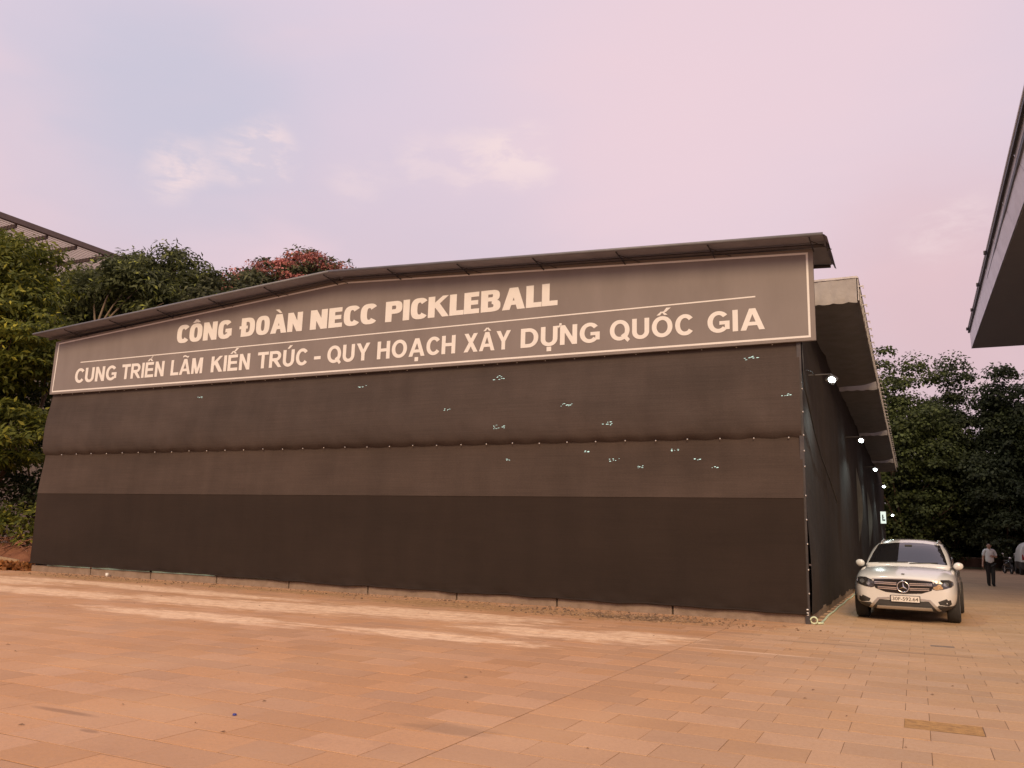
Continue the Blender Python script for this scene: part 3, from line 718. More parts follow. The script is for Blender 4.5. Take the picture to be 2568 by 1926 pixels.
def lay_word(wd, x0, x1, z0, h, tx, ty, e, widths, gap, slant=0.0):
    xs = []; x = 0
    for ch in wd:
        b_ = DEC.get(ch, ch)[0]; w_ = widths.get(b_, .88); xs.append((x, w_)); x += w_ + gap - KERN.get(b_, 0)
    k = (x1 - x0) / (x - gap)
    for ch, (xx, w_) in zip(wd, xs):
        d_ = DEC.get(ch, ch); polys = glyph(d_[0], w_, tx, ty, e) + accents(d_[1:], w_, tx, ty)
        union(polys, -.0075, lambda q: (x0 + (xx + q[0]) * k, z0 + q[1] * h), .004).build('letter', m_cream_t, sign)
WH = dict(C=.86, O=.86, N=.90, G=.88, D=.88, A=1.0, E=.70, P=.84, I=.31, K=.98, L=.66, B=.88)
for wd, a, b in (("CÔNG", -16.8, -14.74), ("ĐOÀN", -14.40, -12.3), ("NECC", -12.04, -9.98), ("PICKLEBALL", -9.7, -5.12)):
    lay_word(wd, a + 11, b + 11, 6.55 - 5.33, .52, .32, .22, 2.7, WH, .075)
WA = dict(A=1.0, C=.90, D=.88, E=.78, G=.94, H=.82, I=.20, K=.92, L=.72, M=.96, N=.82, O=.97, Q=.97, R=.90, T=.80, U=.82, X=.92, Y=.92)
WA['-'] = .36
for wd, a, b in (("CUNG", -20.93, -19.12), ("TRIỂN", -18.9, -17.18), ("LÃM", -16.91, -15.70), ("KIẾN", -15.38, -13.99), ("TRÚC", -13.72, -12.05), ("-", -11.83, -11.62), ("QUY", -11.41, -10.12), ("HOẠCH", -9.88, -7.67), ("XÂY", -7.44, -6.24), ("DỰNG", -5.97, -4.08), ("QUỐC", -3.85, -2.05), ("GIA", -1.75, -.63)):
    lay_word(wd, a + 11, b + 11, 5.625 - 5.33, .445, .225, .185, 2.05, WA, .125)

# ------------------------------------------------------------------ lamps on the alley side
m_lens = M('lamp_lens', (.9, .95, .95), None, emis=(.86, 1.0, .97), estr=26)
m_hous = M('lamp_housing', (.10, .10, .10), (.14, .14, .14), 9, .45, .4)
def floodlight(x, y, z, label, arm=True, en=170, first=False):
    r_ = empty('floodlight', (x, y, z)); tag(r_, label, 'floodlight', 'floodlights along the alley side of the hall')
    a = MB()
    a.tube([(-x, -.02, .10), (-.02, 0, .10)], .014, 6); a.tube([(-.02, 0, .12), (0, 0, -.02)], .012, 6); a.build('arm', m_hous, r_)
    T = Vector((-.25, .72, .62)).to_track_quat('Z', 'X').to_matrix().to_4x4() @ Matrix.Rotation(math.radians(32), 4, 'Z')
    h = MB(); h.box(-.085, .085, -.10, .10, -.035, .02, 0, T)
    for i in range(5): h.box(-.07 + i * .032, -.062 + i * .032, -.085, .085, .02, .045, 0, T)
    hb = h.build('housing', m_hous, r_)
    l_ = MB(); l_.ellip((0, 0, -.037), (.060, .078, .022), 12, 8, 0, T); l_.build('lens', m_lens, hb, True)
    ld = bpy.data.lights.new('lamp_beam', 'SPOT'); ld.energy = en; ld.color = (.84, 1.0, .95); ld.spot_size = math.radians(150); ld.spot_blend = .6; ld.shadow_soft_size = .1
    lo = bpy.data.objects.new('lamp_beam', ld); col.objects.link(lo); lo.parent = r_; lo.location = (.04, 0, -.10)
    lo.rotation_euler = Vector((.55, -.15, -1)).to_track_quat('-Z', 'Y').to_euler()
    return r_
floodlight(.46, 1.4, 4.84, 'lit white floodlight on the alley wall closest to the sign corner')
floodlight(.46, 11.6, 4.74, 'lit white floodlight on the alley wall, second after the sign corner')
floodlight(.46, 21.5, 4.64, 'lit white floodlight on the alley wall, third after the sign corner')
floodlight(.46, 32.0, 4.60, 'lit white floodlight on the alley wall, fourth after the sign corner')
floodlight(.60, 41.6, 3.42, 'lowest lit floodlight at the far end of the alley wall')
cb = MB()
cb.tube([(.06, -.05, 5.3), (.07, -.06, 4.9), (.07, -.03, 4.72), (.075, 0, 4.45), (.12, .35, 4.05), (.13, .9, 3.72), (.13, 2.2, 3.3), (.13, 4.2, 2.9), (.12, 6.0, 2.5)], .016, 6)
cb.tube([(.06, -.05, 4.72), (.10, .3, 4.84), (.13, .8, 4.9), (.13, 1.38, 4.94)], .012, 6)
tag(cb.build('power_cable', M('black_rubber', (.02, .02, .02), None, rough=.5), None, True), 'black power cable looping from the sign corner along the alley net', 'cable')
hb = MB()
hp = [(.16, -.02, .025), (.24, .12, .018)] + [(.14 + .06 * math.exp(-y / 3) + .012 * math.sin(y * 2.3), y, .018) for y in [.3 + .55 * i for i in range(40)]]
hb.tube(hp, .020, 8)
hb.tube([(.10 + .06 * math.cos(a), -.06 + .02 * math.sin(a * .5), .075 + .06 * math.sin(a)) for a in [i * .45 for i in range(22)]], .014, 6)
tag(hb.build('light_rope', M('pale_green_hose', (.66, .74, .52), (.58, .68, .46), 6, .4), None, True), 'pale green hose coiled at the corner post and laid along the alley kerb', 'hose')
# small lit sign on a post beside the wall
ls = empty('lit_sign', (.62, 24.2, 0)); tag(ls, 'small lit white board on a thin post beside the alley wall', 'sign')
b = MB(); b.tube([(-.12, 0, 0), (-.12, 0, 2.9)], .025, 8); b.build('post', m_steel_dark, ls)
b = MB(); b.box(-.14, .11, -.04, .03, 2.42, 3.0); bx = b.build('case', m_hous, ls)
b = MB(); b.box(-.125, .095, -.046, -.041, 2.45, 2.97); b.build('face', M('lit_face', (.85, .9, .88), None, emis=(.8, 1.0, .93), estr=.75), bx)
b = MB(); b.box(-.06, -.01, -.052, -.048, 2.56, 2.84); b.box(-.005, .06, -.052, -.048, 2.56, 2.63); b.box(-.005, .03, -.052, -.048, 2.71, 2.74); b.build('mark', M('dark_mark', (.03, .05, .05), None), bx)

# ------------------------------------------------------------------ white SUV
def ring_loft(st, caps=True):
    mb = MB(); n_ = len(st[0][1]); rows = []
    for v, pts in st:
        r_ = [(p[0], v, p[1]) for p in pts] + [(-p[0], v, p[1]) for p in pts[::-1] if p[0] > 1e-6]
        rows.append(r_)
    k = len(rows[0]); vs = [p for r_ in rows for p in r_]
    fs = [(i * k + j, i * k + (j + 1) % k, (i + 1) * k + (j + 1) % k, (i + 1) * k + j) for i in range(len(rows) - 1) for j in range(k)]
    mb.add(vs, fs); return mb, k, len(rows)
def car_shell(st):
    # sections have a centre point first and last: cap quads run across
    mb, k, R_ = ring_loft(st); h = len(st[0][1])
    for base, flip in ((0, False), ((R_ - 1) * k, True)):
        # indices: 0 = bottom centre, 1..h-2 right side, h-1 = top centre, then left side back down
        right = list(range(1, h - 1)); left = [k - i for i in right]
        f = [(0, left[0], right[0])] + [(right[i], left[i], left[i + 1], right[i + 1]) for i in range(len(right) - 1)] + [(right[-1], left[-1], h - 1)]
        for q in f:
            q = tuple(base + i for i in (q if not flip else q[::-1])); mb.f.append(q); mb.mi.append(0)
    return mb
FY = -2.33
body_st = [(FY + v, pts) for v, pts in (
    (.015, [(0, .30), (.50, .30), (.62, .36), (.66, .56), (.62, .76), (.46, .835), (0, .845)]),
    (.05, [(0, .24), (.60, .24), (.77, .34), (.80, .58), (.76, .79), (.58, .88), (0, .895)]),
    (.22, [(0, .21), (.74, .21), (.885, .36), (.905, .62), (.87, .83), (.68, .935), (0, .955)]),
    (.48, [(0, .21), (.80, .21), (.93, .38), (.945, .68), (.905, .89), (.74, .985), (0, 1.01)]),
    (.90, [(0, .22), (.82, .22), (.935, .40), (.952, .72), (.915, .95), (.76, 1.035), (0, 1.06)]),
    (1.35, [(0, .22), (.82, .22), (.925, .40), (.940, .75), (.91, .99), (.80, 1.06), (0, 1.09)]),
    (2.3, [(0, .22), (.82, .22), (.92, .40), (.935, .76), (.905, 1.01), (.82, 1.06), (0, 1.08)]),
    (3.3, [(0, .22), (.82, .22), (.92, .42), (.94, .78), (.91, 1.02), (.82, 1.07), (0, 1.08)]),
    (4.1, [(0, .25), (.80, .25), (.92, .45), (.935, .80), (.90, 1.03), (.80, 1.08), (0, 1.09)]),
    (4.5, [(0, .32), (.74, .32), (.86, .5), (.88, .8), (.85, 1.0), (.74, 1.06), (0, 1.07)]),
    (4.64, [(0, .4), (.58, .4), (.68, .52), (.70, .78), (.68, .95), (.54, 1.0), (0, 1.0)]))]
cab_st = [(FY + v, pts) for v, pts in (
    (1.20, [(0, .98), (.80, .98), (.79, 1.03), (.79, 1.06), (0, 1.08)]),
    (1.36, [(0, .98), (.83, .98), (.81, 1.07), (.79, 1.13), (0, 1.175)]),
    (1.75, [(0, .98), (.86, .98), (.80, 1.20), (.73, 1.36), (0, 1.41)]),
    (2.10, [(0, .98), (.87, .98), (.79, 1.29), (.69, 1.535), (0, 1.575)]),
    (2.45, [(0, .98), (.87, .98), (.785, 1.32), (.67, 1.605), (0, 1.64)]),
    (3.2, [(0, .98), (.87, .98), (.785, 1.32), (.67, 1.62), (0, 1.65)]),
    (3.85, [(0, .98), (.87, .98), (.78, 1.31), (.61, 1.57), (0, 1.61)]),
    (4.25, [(0, .98), (.85, .98), (.76, 1.25), (.60, 1.44), (0, 1.48)]),
    (4.52, [(0, .98), (.80, .98), (.74, 1.05), (.64, 1.10), (0, 1.13)]))]
me_body = subsurf(car_shell(body_st), 3); me_cab = subsurf(car_shell(cab_st), 3)
bv_b = bvh_of(me_body); bv_c = bvh_of(me_cab)
def hit_front(bv):
    def h(x, z):
        p, nn, i, d = bv.ray_cast(Vector((x, -6, z)), Vector((0, 1, 0)))
        if p is None: p, nn, i, d = bv.find_nearest(Vector((x, -2.2, z)))
        if nn.y > 0: nn = -nn
        return p, nn
    return h
def hit_side(bv, s):
    def h(y, z):
        p, nn, i, d = bv.ray_cast(Vector((s * 4, y, z)), Vector((-s, 0, 0)))
        if p is None: p, nn, i, d = bv.find_nearest(Vector((s * .9, y, z)))
        if nn.x * s < 0: nn = -nn
        return p, nn
    return h
m_paint = M('white_car_paint', (.70, .69, .67), None, rough=.22, coat=1.0)
m_black = M('black_cladding', (.030, .028, .026), (.045, .04, .036), 12, .55)
m_glass = M('tinted_glass', (.012, .012, .014), None, rough=.04, spec=.8, coat=.6)
m_chrome = M('chrome', (.80, .78, .74), None, rough=.14, metal=1.0)
m_silver = M('satin_silver', (.55, .53, .50), None, rough=.32, metal=.8)
m_gloss = M('gloss_black', (.014, .013, .013), None, rough=.12)
m_rub = M('tyre_rubber', (.022, .021, .020), (.035, .032, .03), 20, .85)
suv = empty('parked_suv', (1.735, 4.03, 0), math.radians(-3.6))
tag(suv, 'white SUV parked in the alley beside the dark hall, facing the square', 'car')
for mm in (m_paint, m_black): me_body.materials.append(mm)
for pl in me_body.polygons:
    c_ = pl.center
    if c_.z < (.325 if abs(c_.x) < .58 else .355): pl.material_index = 1
    for wy in (-1.49, 1.38):
        if abs(c_.x) > .80 and math.hypot(c_.y - wy, c_.z - .36) < .435: pl.material_index = 1
me_cab.materials.append(m_paint)
body = link('body', me_body, suv); link('cabin', me_cab, suv)
HF = hit_front(bv_b)
def P_(outline, name, mat, off=.004, parent=None, hit=None, step=.05, depth=.012): return patch(outline, hit or HF, off, depth, step).build(name, mat, parent or suv, False)
mir = lambda o: [(-x, z) for x, z in o]
# windscreen and side windows
HC = hit_front(bv_c)
P_([(-.755, 1.10), (-.35, 1.128), (0, 1.138), (.35, 1.128), (.755, 1.10), (.70, 1.28), (.605, 1.495), (.28, 1.535), (0, 1.545), (-.28, 1.535), (-.605, 1.495), (-.70, 1.28)], 'windscreen', m_glass, .004, hit=HC)
for s in (1, -1):
    P_([(-.72, 1.09), (-.45, 1.30), (-.10, 1.49), (.4, 1.53), (1.1, 1.52), (1.55, 1.44), (1.65, 1.12), (0, 1.085)], 'side_window', m_glass, .004, hit=hit_side(bv_c, s))
    rr = MB(); rp_ = []
    for y_, dz_ in ((-.18, .0), (-.08, .022), (.5, .03), (1.2, .028), (1.5, .0)):
        h_ = bv_c.ray_cast(Vector((s * .56, y_, 3)), Vector((0, 0, -1)))[0]; rp_.append((s * .56, y_, h_.z + dz_))
    rr.tube(rp_, .017, 8); rr.build('roof_rail', m_silver, suv, True)
    # mirror
    mm_ = MB(); T = Matrix.Translation((s * .97, -.78, 1.095)) @ Matrix.Rotation(s * .25, 4, 'Z'); mm_.box(-.11, .11, -.075, .075, -.085, .095, 0, T)
    mm_.v = [(p[0] - (s * .05 if p[2] < 1.1 else 0), p[1], p[2] - (.03 if s * p[0] > .97 else 0)) for p in mm_.v]
    me_m = subsurf(mm_, 3); me_m.materials.append(m_paint); mo = link('door_mirror', me_m, suv); q = MB(); q.tube([(s * .86, -.74, 1.03), (s * .94, -.77, 1.05)], .03, 8); q.build('mirror_arm', m_black, mo)
# wheels
for wy in (-1.49, 1.38):
    for s in (1, -1):
        T = Matrix.Translation((s * .835, wy, .362)) @ Matrix.Rotation(s * math.pi / 2, 4, 'Y')
        tb = MB(); tb.lathe([(.25, -.115), (.335, -.118), (.358, -.09), (.362, 0), (.358, .09), (.335, .118), (.25, .115)], 32, T); wh = empty('wheel', (0, 0, 0), 0, suv); tb.build('tyre', m_rub, wh, True)
        rb = MB(); rb.lathe([(.255, .105), (.235, .112), (.22, .06), (.06, .05), (.001, .07)], 30, T)
        for q in range(5):
            a = 2 * math.pi * q / 5; T2 = T @ Matrix.Rotation(a, 4, 'Z'); rb.box(.03, .235, -.035, .035, .06, .105, 0, T2)
        rb.build('rim', m_silver, wh, True)
# grille
P_([(-.52, .80), (-.25, .815), (0, .82), (.25, .815), (.52, .80), (.545, .73), (.50, .63), (.32, .565), (0, .545), (-.32, .565), (-.50, .63), (-.545, .73)], 'grille', m_gloss, .006)
gr = P_([(-.555, .815), (-.25, .832), (0, .838), (.25, .832), (.555, .815), (.545, .803), (.25, .818), (0, .823), (-.25, .818), (-.545, .803)], 'grille_trim', m_silver, .012)
for s in (1, -1):
    for zc in (.728, .636):
        for dz in (0, .030):
            z0 = zc + dz - .012; x1 = .515 if zc > .7 else .46
            o_ = [(s * .115, z0 + .010), (s * x1, z0 + .016), (s * x1, z0 + .002), (s * .115, z0 - .008)]
            P_(o_, 'grille_bar', m_chrome, .022)
ring = MB(); ry = HF(0, .68)[0].y - .03
ring.tube([(.105 * math.cos(a), ry, .68 + .105 * math.sin(a)) for a in [i * math.pi / 16 for i in range(33)]], .013, 8, cap=False)
em = ring.build('emblem', m_chrome, suv, True)
st_ = MB()
for k in range(3):
    a = math.pi / 2 + k * 2 * math.pi / 3; ca, sa = math.cos(a), math.sin(a)
    st_.add([(ca * .098, ry - .004, .68 + sa * .098), (-sa * .018, ry - .004, .68 + ca * .018), (0, ry - .016, .68), (sa * .018, ry - .004, .68 - ca * .018)], [(0, 1, 2), (0, 2, 3)])
st_.build('star', m_chrome, em)
dk = MB(); dk.lathe([(.10, 0), (.001, 0)], 24, Matrix.Translation((0, ry + .006, .68)) @ Matrix.Rotation(math.pi / 2, 4, 'X')); dk.build('emblem_disc', m_gloss, em)
bd = MB(); p_, n__ = HF(0, .885); bd.ellip((0, -2.20, .925), (.035, .03, .008), 10, 6); bd.build('hood_badge', m_gloss, suv, True)
# headlights
hl = [(-.855, .80), (-.80, .835), (-.68, .835), (-.555, .79), (-.525, .72), (-.52, .655), (-.58, .64), (-.70, .66), (-.82, .70), (-.865, .745)]
m_hl = M('headlight_glass', (.035, .033, .033), None, rough=.05, coat=1.0, spec=.7)
m_lensg = M('headlight_lens', (.42, .42, .42), (.2, .2, .2), 30, .08, .6)
m_amber = M('amber_reflection', (.45, .27, .12), (.55, .40, .24), 20, .25, .4)  # amber light reflected in one headlight, put into the colour
for s in (1, -1):
    o_ = hl if s == -1 else mir(hl)
    h_ = P_(o_, 'headlight', m_hl, .008)
    ex = lambda cx, cz, r_: [(s * cx + r_ * math.cos(q * math.pi / 6), cz + r_ * .85 * math.sin(q * math.pi / 6)) for q in range(12)]
    P_(ex(.745, .755, .045), 'projector', m_lensg, .014, h_, step=.03); P_(ex(.635, .72, .038), 'projector', m_lensg if s < 0 else m_amber, .014, h_, step=.03)
    P_([(s * .86, .795), (s * .80, .832), (s * .80, .818), (s * .845, .79), (s * .852, .745), (s * .82, .715), (s * .825, .70), (s * .866, .742)], 'light_strip', m_chrome, .014, h_, step=.03)
    if s > 0: P_([(.535, .70), (.60, .725), (.69, .705), (.70, .67), (.58, .648), (.53, .66)], 'painted_reflection', m_amber, .0125, h_, step=.03)
    v_ = [(s * .815, .465), (s * .74, .485), (s * .60, .425), (s * .625, .37), (s * .78, .355), (s * .825, .39)]
    P_(v_, 'air_vent', m_black, .005)
    P_([(s * .60, .235), (s * .66, .235), (s * .60, .31), (s * .47, .455), (s * .25, .475), (s * .25, .445), (s * .44, .42), (s * .54, .30)], 'bumper_trim', m_silver, .010, step=.04)
    # wheel-arch lip and front fender shut line
    for wy in (-1.49, 1.38):
        arc = [(wy + .445 * math.cos(q), .36 + .445 * math.sin(q)) for q in [math.radians(a) for a in range(-5, 186, 12)]]
        arc2 = [(wy + .385 * math.cos(q), .36 + .385 * math.sin(q)) for q in [math.radians(a) for a in range(185, -6, -12)]]
        P_(arc + arc2, 'arch_lip', m_black, .008, hit=hit_side(bv_b, s), step=.06)
        q = MB(); T = Matrix.Translation((s * .93, wy, .362)) @ Matrix.Rotation(s * math.pi / 2, 4, 'Y')
P_([(-.46, .42), (.46, .42), (.52, .315), (-.52, .315)], 'lower_intake', m_black, .004)
P_([(-.50, .262), (.50, .262), (.48, .305), (-.48, .305)], 'skid_bar', m_silver, .022)
for x in (-.38, -.22, 0, .22, .38):
    P_([(x - .055, .240), (x + .055, .240), (x + .055, .262), (x - .055, .262)], 'skid_slot', m_gloss, .010)
pl_ = MB(); py = HF(.03, .45)[0].y - .02; pl_.box(-.235, .295, py - .012, py + .03, .385, .515); plate = pl_.build('plate_holder', m_black, suv)
pl_ = MB(); pl_.box(-.22, .28, py - .016, py - .0125, .395, .505); pp = pl_.build('number_plate', M('plate_white', (.78, .74, .68), None, rough=.4), plate)
pt = MB(); word_mesh("30F-592.64", .066, -.20, .26, .417, .012, .001, pt, py - .0185); pt.build('plate_lettering', M('plate_ink', (.10, .085, .07), None, rough=.6), pp)
# hood creases / wipers
wi = MB()
for x0, x1 in ((-.55, .02), (.05, .58)): 
    a = HC(x0, 1.115)[0]; b_ = HC(x1, 1.13)[0]; wi.tube([a + Vector((0, -.02, .0)), b_ + Vector((0, -.02, .01))], .010, 6)
wi.build('wiper', m_black, suv)
q = MB(); q.box(-.07, .07, -.42, -.36, 1.44, 1.50); q.build('rear_view_mirror', m_black, suv)

# ------------------------------------------------------------------ van and motorbike at the end of the alley
van_st = [(v, pts) for v, pts in (
    (0.0, [(0, .30), (.78, .30), (.84, .45), (.85, .85), (.82, 1.20), (.78, 1.86), (0, 1.90)]),
    (.12, [(0, .26), (.80, .26), (.88, .45), (.90, .9), (.90, 1.25), (.84, 1.94), (0, 1.98)]),
    (1.0, [(0, .25), (.82, .25), (.90, .45), (.92, .9), (.91, 1.25), (.84, 1.96), (0, 2.0)]),
    (2.8, [(0, .25), (.82, .25), (.90, .45), (.92, .9), (.91, 1.25), (.82, 1.92), (0, 1.96)]),
    (3.4, [(0, .25), (.82, .25), (.90, .45), (.91, .85), (.87, 1.1), (.70, 1.4), (0, 1.46)]),
    (4.2, [(0, .30), (.70, .30), (.80, .45), (.82, .7), (.78, .9), (.6, 1.0), (0, 1.02)]))]
me_van = subsurf(car_shell(van_st), 2); bv_v = bvh_of(me_van)
van = empty('parked_van', (8.28, 41.6, 0), 0); tag(van, 'white and black van seen from its tail, parked beyond the walking man', 'van')
for mm in (M('van_white', (.62, .62, .58), None, rough=.35), m_black): me_van.materials.append(mm)
for pl in me_van.polygons:
    if pl.center.z < .78: pl.material_index = 1
link('body', me_van, van); HV = hit_front(bv_v)
P_([(-.66, 1.25), (.66, 1.25), (.58, 1.76), (-.58, 1.76)], 'rear_window', m_glass, .006, van, HV, .1)
for s in (1, -1): P_([(s * .80, .88), (s * .66, .88), (s * .74, 1.20), (s * .79, 1.20)], 'tail_light', M('tail_red', (.35, .03, .02), None, rough=.2), .008, van, HV, .08)
P_([(-.72, .36), (.72, .36), (.72, .55), (-.72, .55)], 'bumper', m_gloss, .03, van, HV, .1)
P_([(-.70, .72), (-.40, .72), (-.40, .77), (-.70, .77)], 'chrome_strip', m_chrome, .012, van, HV, .1)
for wy in (.75, 3.35):
    for s in (1, -1):
        T = Matrix.Translation((s * .78, wy, .33)) @ Matrix.Rotation(s * math.pi / 2, 4, 'Y'); t_ = MB()
        t_.lathe([(.001, .10), (.2, .10), (.22, .12), (.31, .12), (.33, .08), (.33, -.08), (.31, -.12), (.001, -.12)], 24, T); t_.build('wheel', m_rub, van, True)
mb_ = empty('motorbike', (6.88, 43.6, 0), math.radians(12)); tag(mb_, 'dark motorbike standing beside the white and black van', 'motorbike')
for wy in (-.62, .62):
    T = Matrix.Translation((0, wy, .29)) @ Matrix.Rotation(math.pi / 2, 4, 'Y'); t_ = MB(); t_.lathe([(.20, -.04), (.27, -.045), (.29, 0), (.27, .045), (.20, .04), (.20, -.04)], 24, T); wv = t_.build('wheel', m_rub, mb_, True)
    t_ = MB(); t_.lathe([(.001, .03), (.05, .03), (.20, .01)], 16, T); t_.build('rim', m_silver, wv)
t_ = MB(); t_.ellip((0, .25, .62), (.14, .42, .16)); t_.ellip((0, -.42, .66), (.17, .12, .26)); t_.box(-.13, .13, -.35, .15, .28, .36); t_.build('body', m_gloss, mb_, True)
t_ = MB(); t_.ellip((0, .30, .78), (.13, .38, .06)); t_.build('seat', m_black, mb_, True)
t_ = MB(); t_.tube([(0, -.62, .29), (0, -.42, .95)], .03, 8); t_.tube([(-.34, -.30, 1.02), (0, -.42, .98), (.34, -.30, 1.02)], .016, 8); t_.build('handlebar', m_steel_dark, mb_)
t_ = MB(); t_.ellip((0, -.50, .95), (.08, .06, .07)); t_.build('headlight', m_chrome, mb_, True)
for s in (1, -1):
    t_ = MB(); t_.tube([(s * .26, -.32, 1.02), (s * .32, -.34, 1.18)], .008, 6); t_.ellip((s * .33, -.35, 1.21), (.06, .015, .04)); t_.build('mirror', m_chrome, mb_, True)
# low planter wall behind the man
pw = empty('planter_wall', (7.2, 55, 0)); tag(pw, 'low brown planter wall under the dark trees', 'wall')
b = MB(); b.box(-2.6, 6, 0, .4, 0, .75); b.build('wall', M('brown_render', (.17, .10, .07), (.12, .07, .05), 3, .9), pw)
b = MB(); b.box(-2.65, 6.05, -.05, .45, .75, .83); b.build('coping', m_conc, pw)
b = MB(); b.box(-2.65, 6.05, -.35, -.05, 0, .12); b.build('kerb', M('mossy_kerb', (.22, .22, .13), (.16, .16, .1), 3, .9), pw)

# ------------------------------------------------------------------ walking man
def skin(name, verts, edges, radii, mat, parent, lv=2):
    me = bpy.data.meshes.new(name); me.from_pydata(verts, edges, []); ob = bpy.data.objects.new(name, me); col.objects.link(ob)
    md = ob.modifiers.new("skin", 'SKIN'); md.use_smooth_shade = True
    for i, r_ in enumerate(radii):
        q = me.skin_vertices[0].data[i]; q.radius = r_ if isinstance(r_, tuple) else (r_, r_); q.use_root = (i == 0)
    ss = ob.modifiers.new("s", 'SUBSURF'); ss.levels = lv; ss.render_levels = lv
    dg = bpy.context.evaluated_depsgraph_get(); m2 = bpy.data.meshes.new_from_object(ob.evaluated_get(dg)); bpy.data.objects.remove(ob); bpy.data.meshes.remove(me)
    m2.polygons.foreach_set('use_smooth', [True] * len(m2.polygons)); m2.materials.clear(); m2.materials.append(mat)
    return link(name, m2, parent)
man = empty('person', (4.50, 22.44, 0), math.radians(8))
tag(man, 'walking man in a white short-sleeved shirt and black trousers', 'person')
m_skin = M('skin', (.52, .30, .22), (.46, .26, .18), 8, .55); m_shirt = M('white_shirt', (.82, .83, .84), (.74, .75, .77), 9, .8, bump=.4, bscale=12); m_trou = M('black_trousers', (.018, .017, .018), (.028, .025, .025), 9, .8)
# local: faces -Y, viewer's left = -X (his right arm hangs, left forearm raised)
V = [(0, 0, .92), (0, .0, 1.08), (0, -.005, 1.26), (0, .005, 1.41), (0, .0, 1.48), (0, -.02, 1.565), (0, -.025, 1.665),
     (-.17, .005, 1.395), (-.225, .02, 1.13), (-.27, -.07, .90), (-.28, -.10, .83),
     (.17, .005, 1.395), (.255, .04, 1.14), (.16, -.20, 1.16), (.10, -.25, 1.18),
     (-.09, 0, .88), (-.085, -.05, .50), (-.075, .06, .09), (.09, 0, .88), (.075, -.08, .50), (.05, -.12, .08)]
E_ = [(0, 1), (1, 2), (2, 3), (3, 4), (4, 5), (5, 6), (3, 7), (7, 8), (8, 9), (9, 10), (3, 11), (11, 12), (12, 13), (13, 14), (0, 15), (15, 16), (16, 17), (0, 18), (18, 19), (19, 20)]
Rr = [(.145, .11), (.135, .105), (.15, .11), (.10, .08), .052, (.072, .09), (.07, .085), .055, .043, .031, .03, .055, .043, .031, .03, .082, .058, .042, .082, .058, .042]
bod = skin('body', V, E_, Rr, m_skin, man); bod.data.materials.append(m_trou)
for pl in bod.data.polygons:
    if pl.center.z < 1.0 and abs(pl.center.x) < .19: pl.material_index = 1
sv = [(0, 0, .87), (0, 0, 1.08), (0, -.005, 1.26), (0, .005, 1.415), (-.175, .005, 1.40), (-.225, .018, 1.17), (.175, .005, 1.40), (.253, .036, 1.17)]
skin('shirt', sv, [(0, 1), (1, 2), (2, 3), (3, 4), (4, 5), (3, 6), (6, 7)], [(.175, .135), (.175, .13), (.175, .13), (.11, .085), .066, .066, .066, .066], m_shirt, man)
t_ = MB(); t_.tube([(-.05, -.07, 1.455), (0, -.10, 1.42), (.05, -.07, 1.455), (.06, .03, 1.485), (-.06, .03, 1.485), (-.05, -.07, 1.455)], .018, 6); t_.build('collar', m_shirt, man, True)
skin('trousers', [(0, 0, .95), (-.085, 0, .84), (-.085, -.05, .50), (-.075, .05, .03), (.085, 0, .84), (.075, -.08, .50), (.05, -.125, .03)], [(0, 1), (1, 2), (2, 3), (0, 4), (4, 5), (5, 6)], [(.18, .135), .115, .085, .068, .115, .085, .068], m_trou, man)
for bx_, by_ in ((-.075, .04), (.05, -.14)):
    t_ = MB(); t_.ellip((bx_, by_ - .06, .045), (.05, .135, .045)); t_.build('shoe', m_gloss, man, True)
t_ = MB(); t_.ellip((0, .045, 1.635), (.070, .055, .055)); 
hair = t_.build('hair', M('cropped_hair', (.05, .035, .03), None, rough=.8), man, True)
for s in (-1, 1):
    t_ = MB(); t_.ellip((s * .078, -.02, 1.585), (.014, .022, .034), 8, 6); t_.build('ear', m_skin, man, True)
    t_ = MB(); t_.ellip((s * .03, -.108, 1.60), (.012, .008, .008), 8, 6); t_.build('eye', m_gloss, man, True)
t_ = MB(); t_.ellip((0, -.122, 1.575), (.015, .022, .022), 8, 6); t_.build('nose', m_skin, man, True)
t_ = MB(); t_.ellip((0, -.108, 1.535), (.026, .01, .008), 8, 6); t_.build('mouth', M('lips', (.28, .11, .09), None), man, True)
for hand, base, dr_, sp in (('hand', Vector((-.285, -.11, .80)), Vector((-.03, -.12, -1)), Vector((.35, 1, 0))), ('hand', Vector((.07, -.265, 1.185)), Vector((-1, -.25, .1)), Vector((0, .2, 1)))):
    dr_.normalize(); sp.normalize(); t_ = MB()
    t_.tube([base - dr_ * .04, base + dr_ * .045], [.034, .036], 8)
    for i in range(4):
        o0 = base + dr_ * .04 + sp * (i - 1.5) * .019; l_ = (.062, .075, .07, .055)[i]; nn = dr_.cross(sp)
        t_.tube([o0, o0 + dr_ * l_ * .55 + nn * .006, o0 + dr_ * l_ * .9 + nn * .03], [.0095, .009, .007], 6)
    o0 = base - sp * .03; t_.tube([o0, o0 - sp * .03 + dr_ * .025, o0 - sp * .03 + dr_ * .06], [.011, .010, .008], 6)
    t_.build(hand, m_skin, man, True)
ph = MB(); ph.box(-.01, .005, -.04, .035, -.075, .075); phone = ph.build('phone', m_gloss)
phone.location = man.matrix_world @ Vector((0, 0, 0)) + Vector((4.52, 22.15, 1.19)); phone.rotation_euler = (math.radians(-25), 0, math.radians(80))
tag(phone, 'small dark phone held in front of the walking man', 'phone')

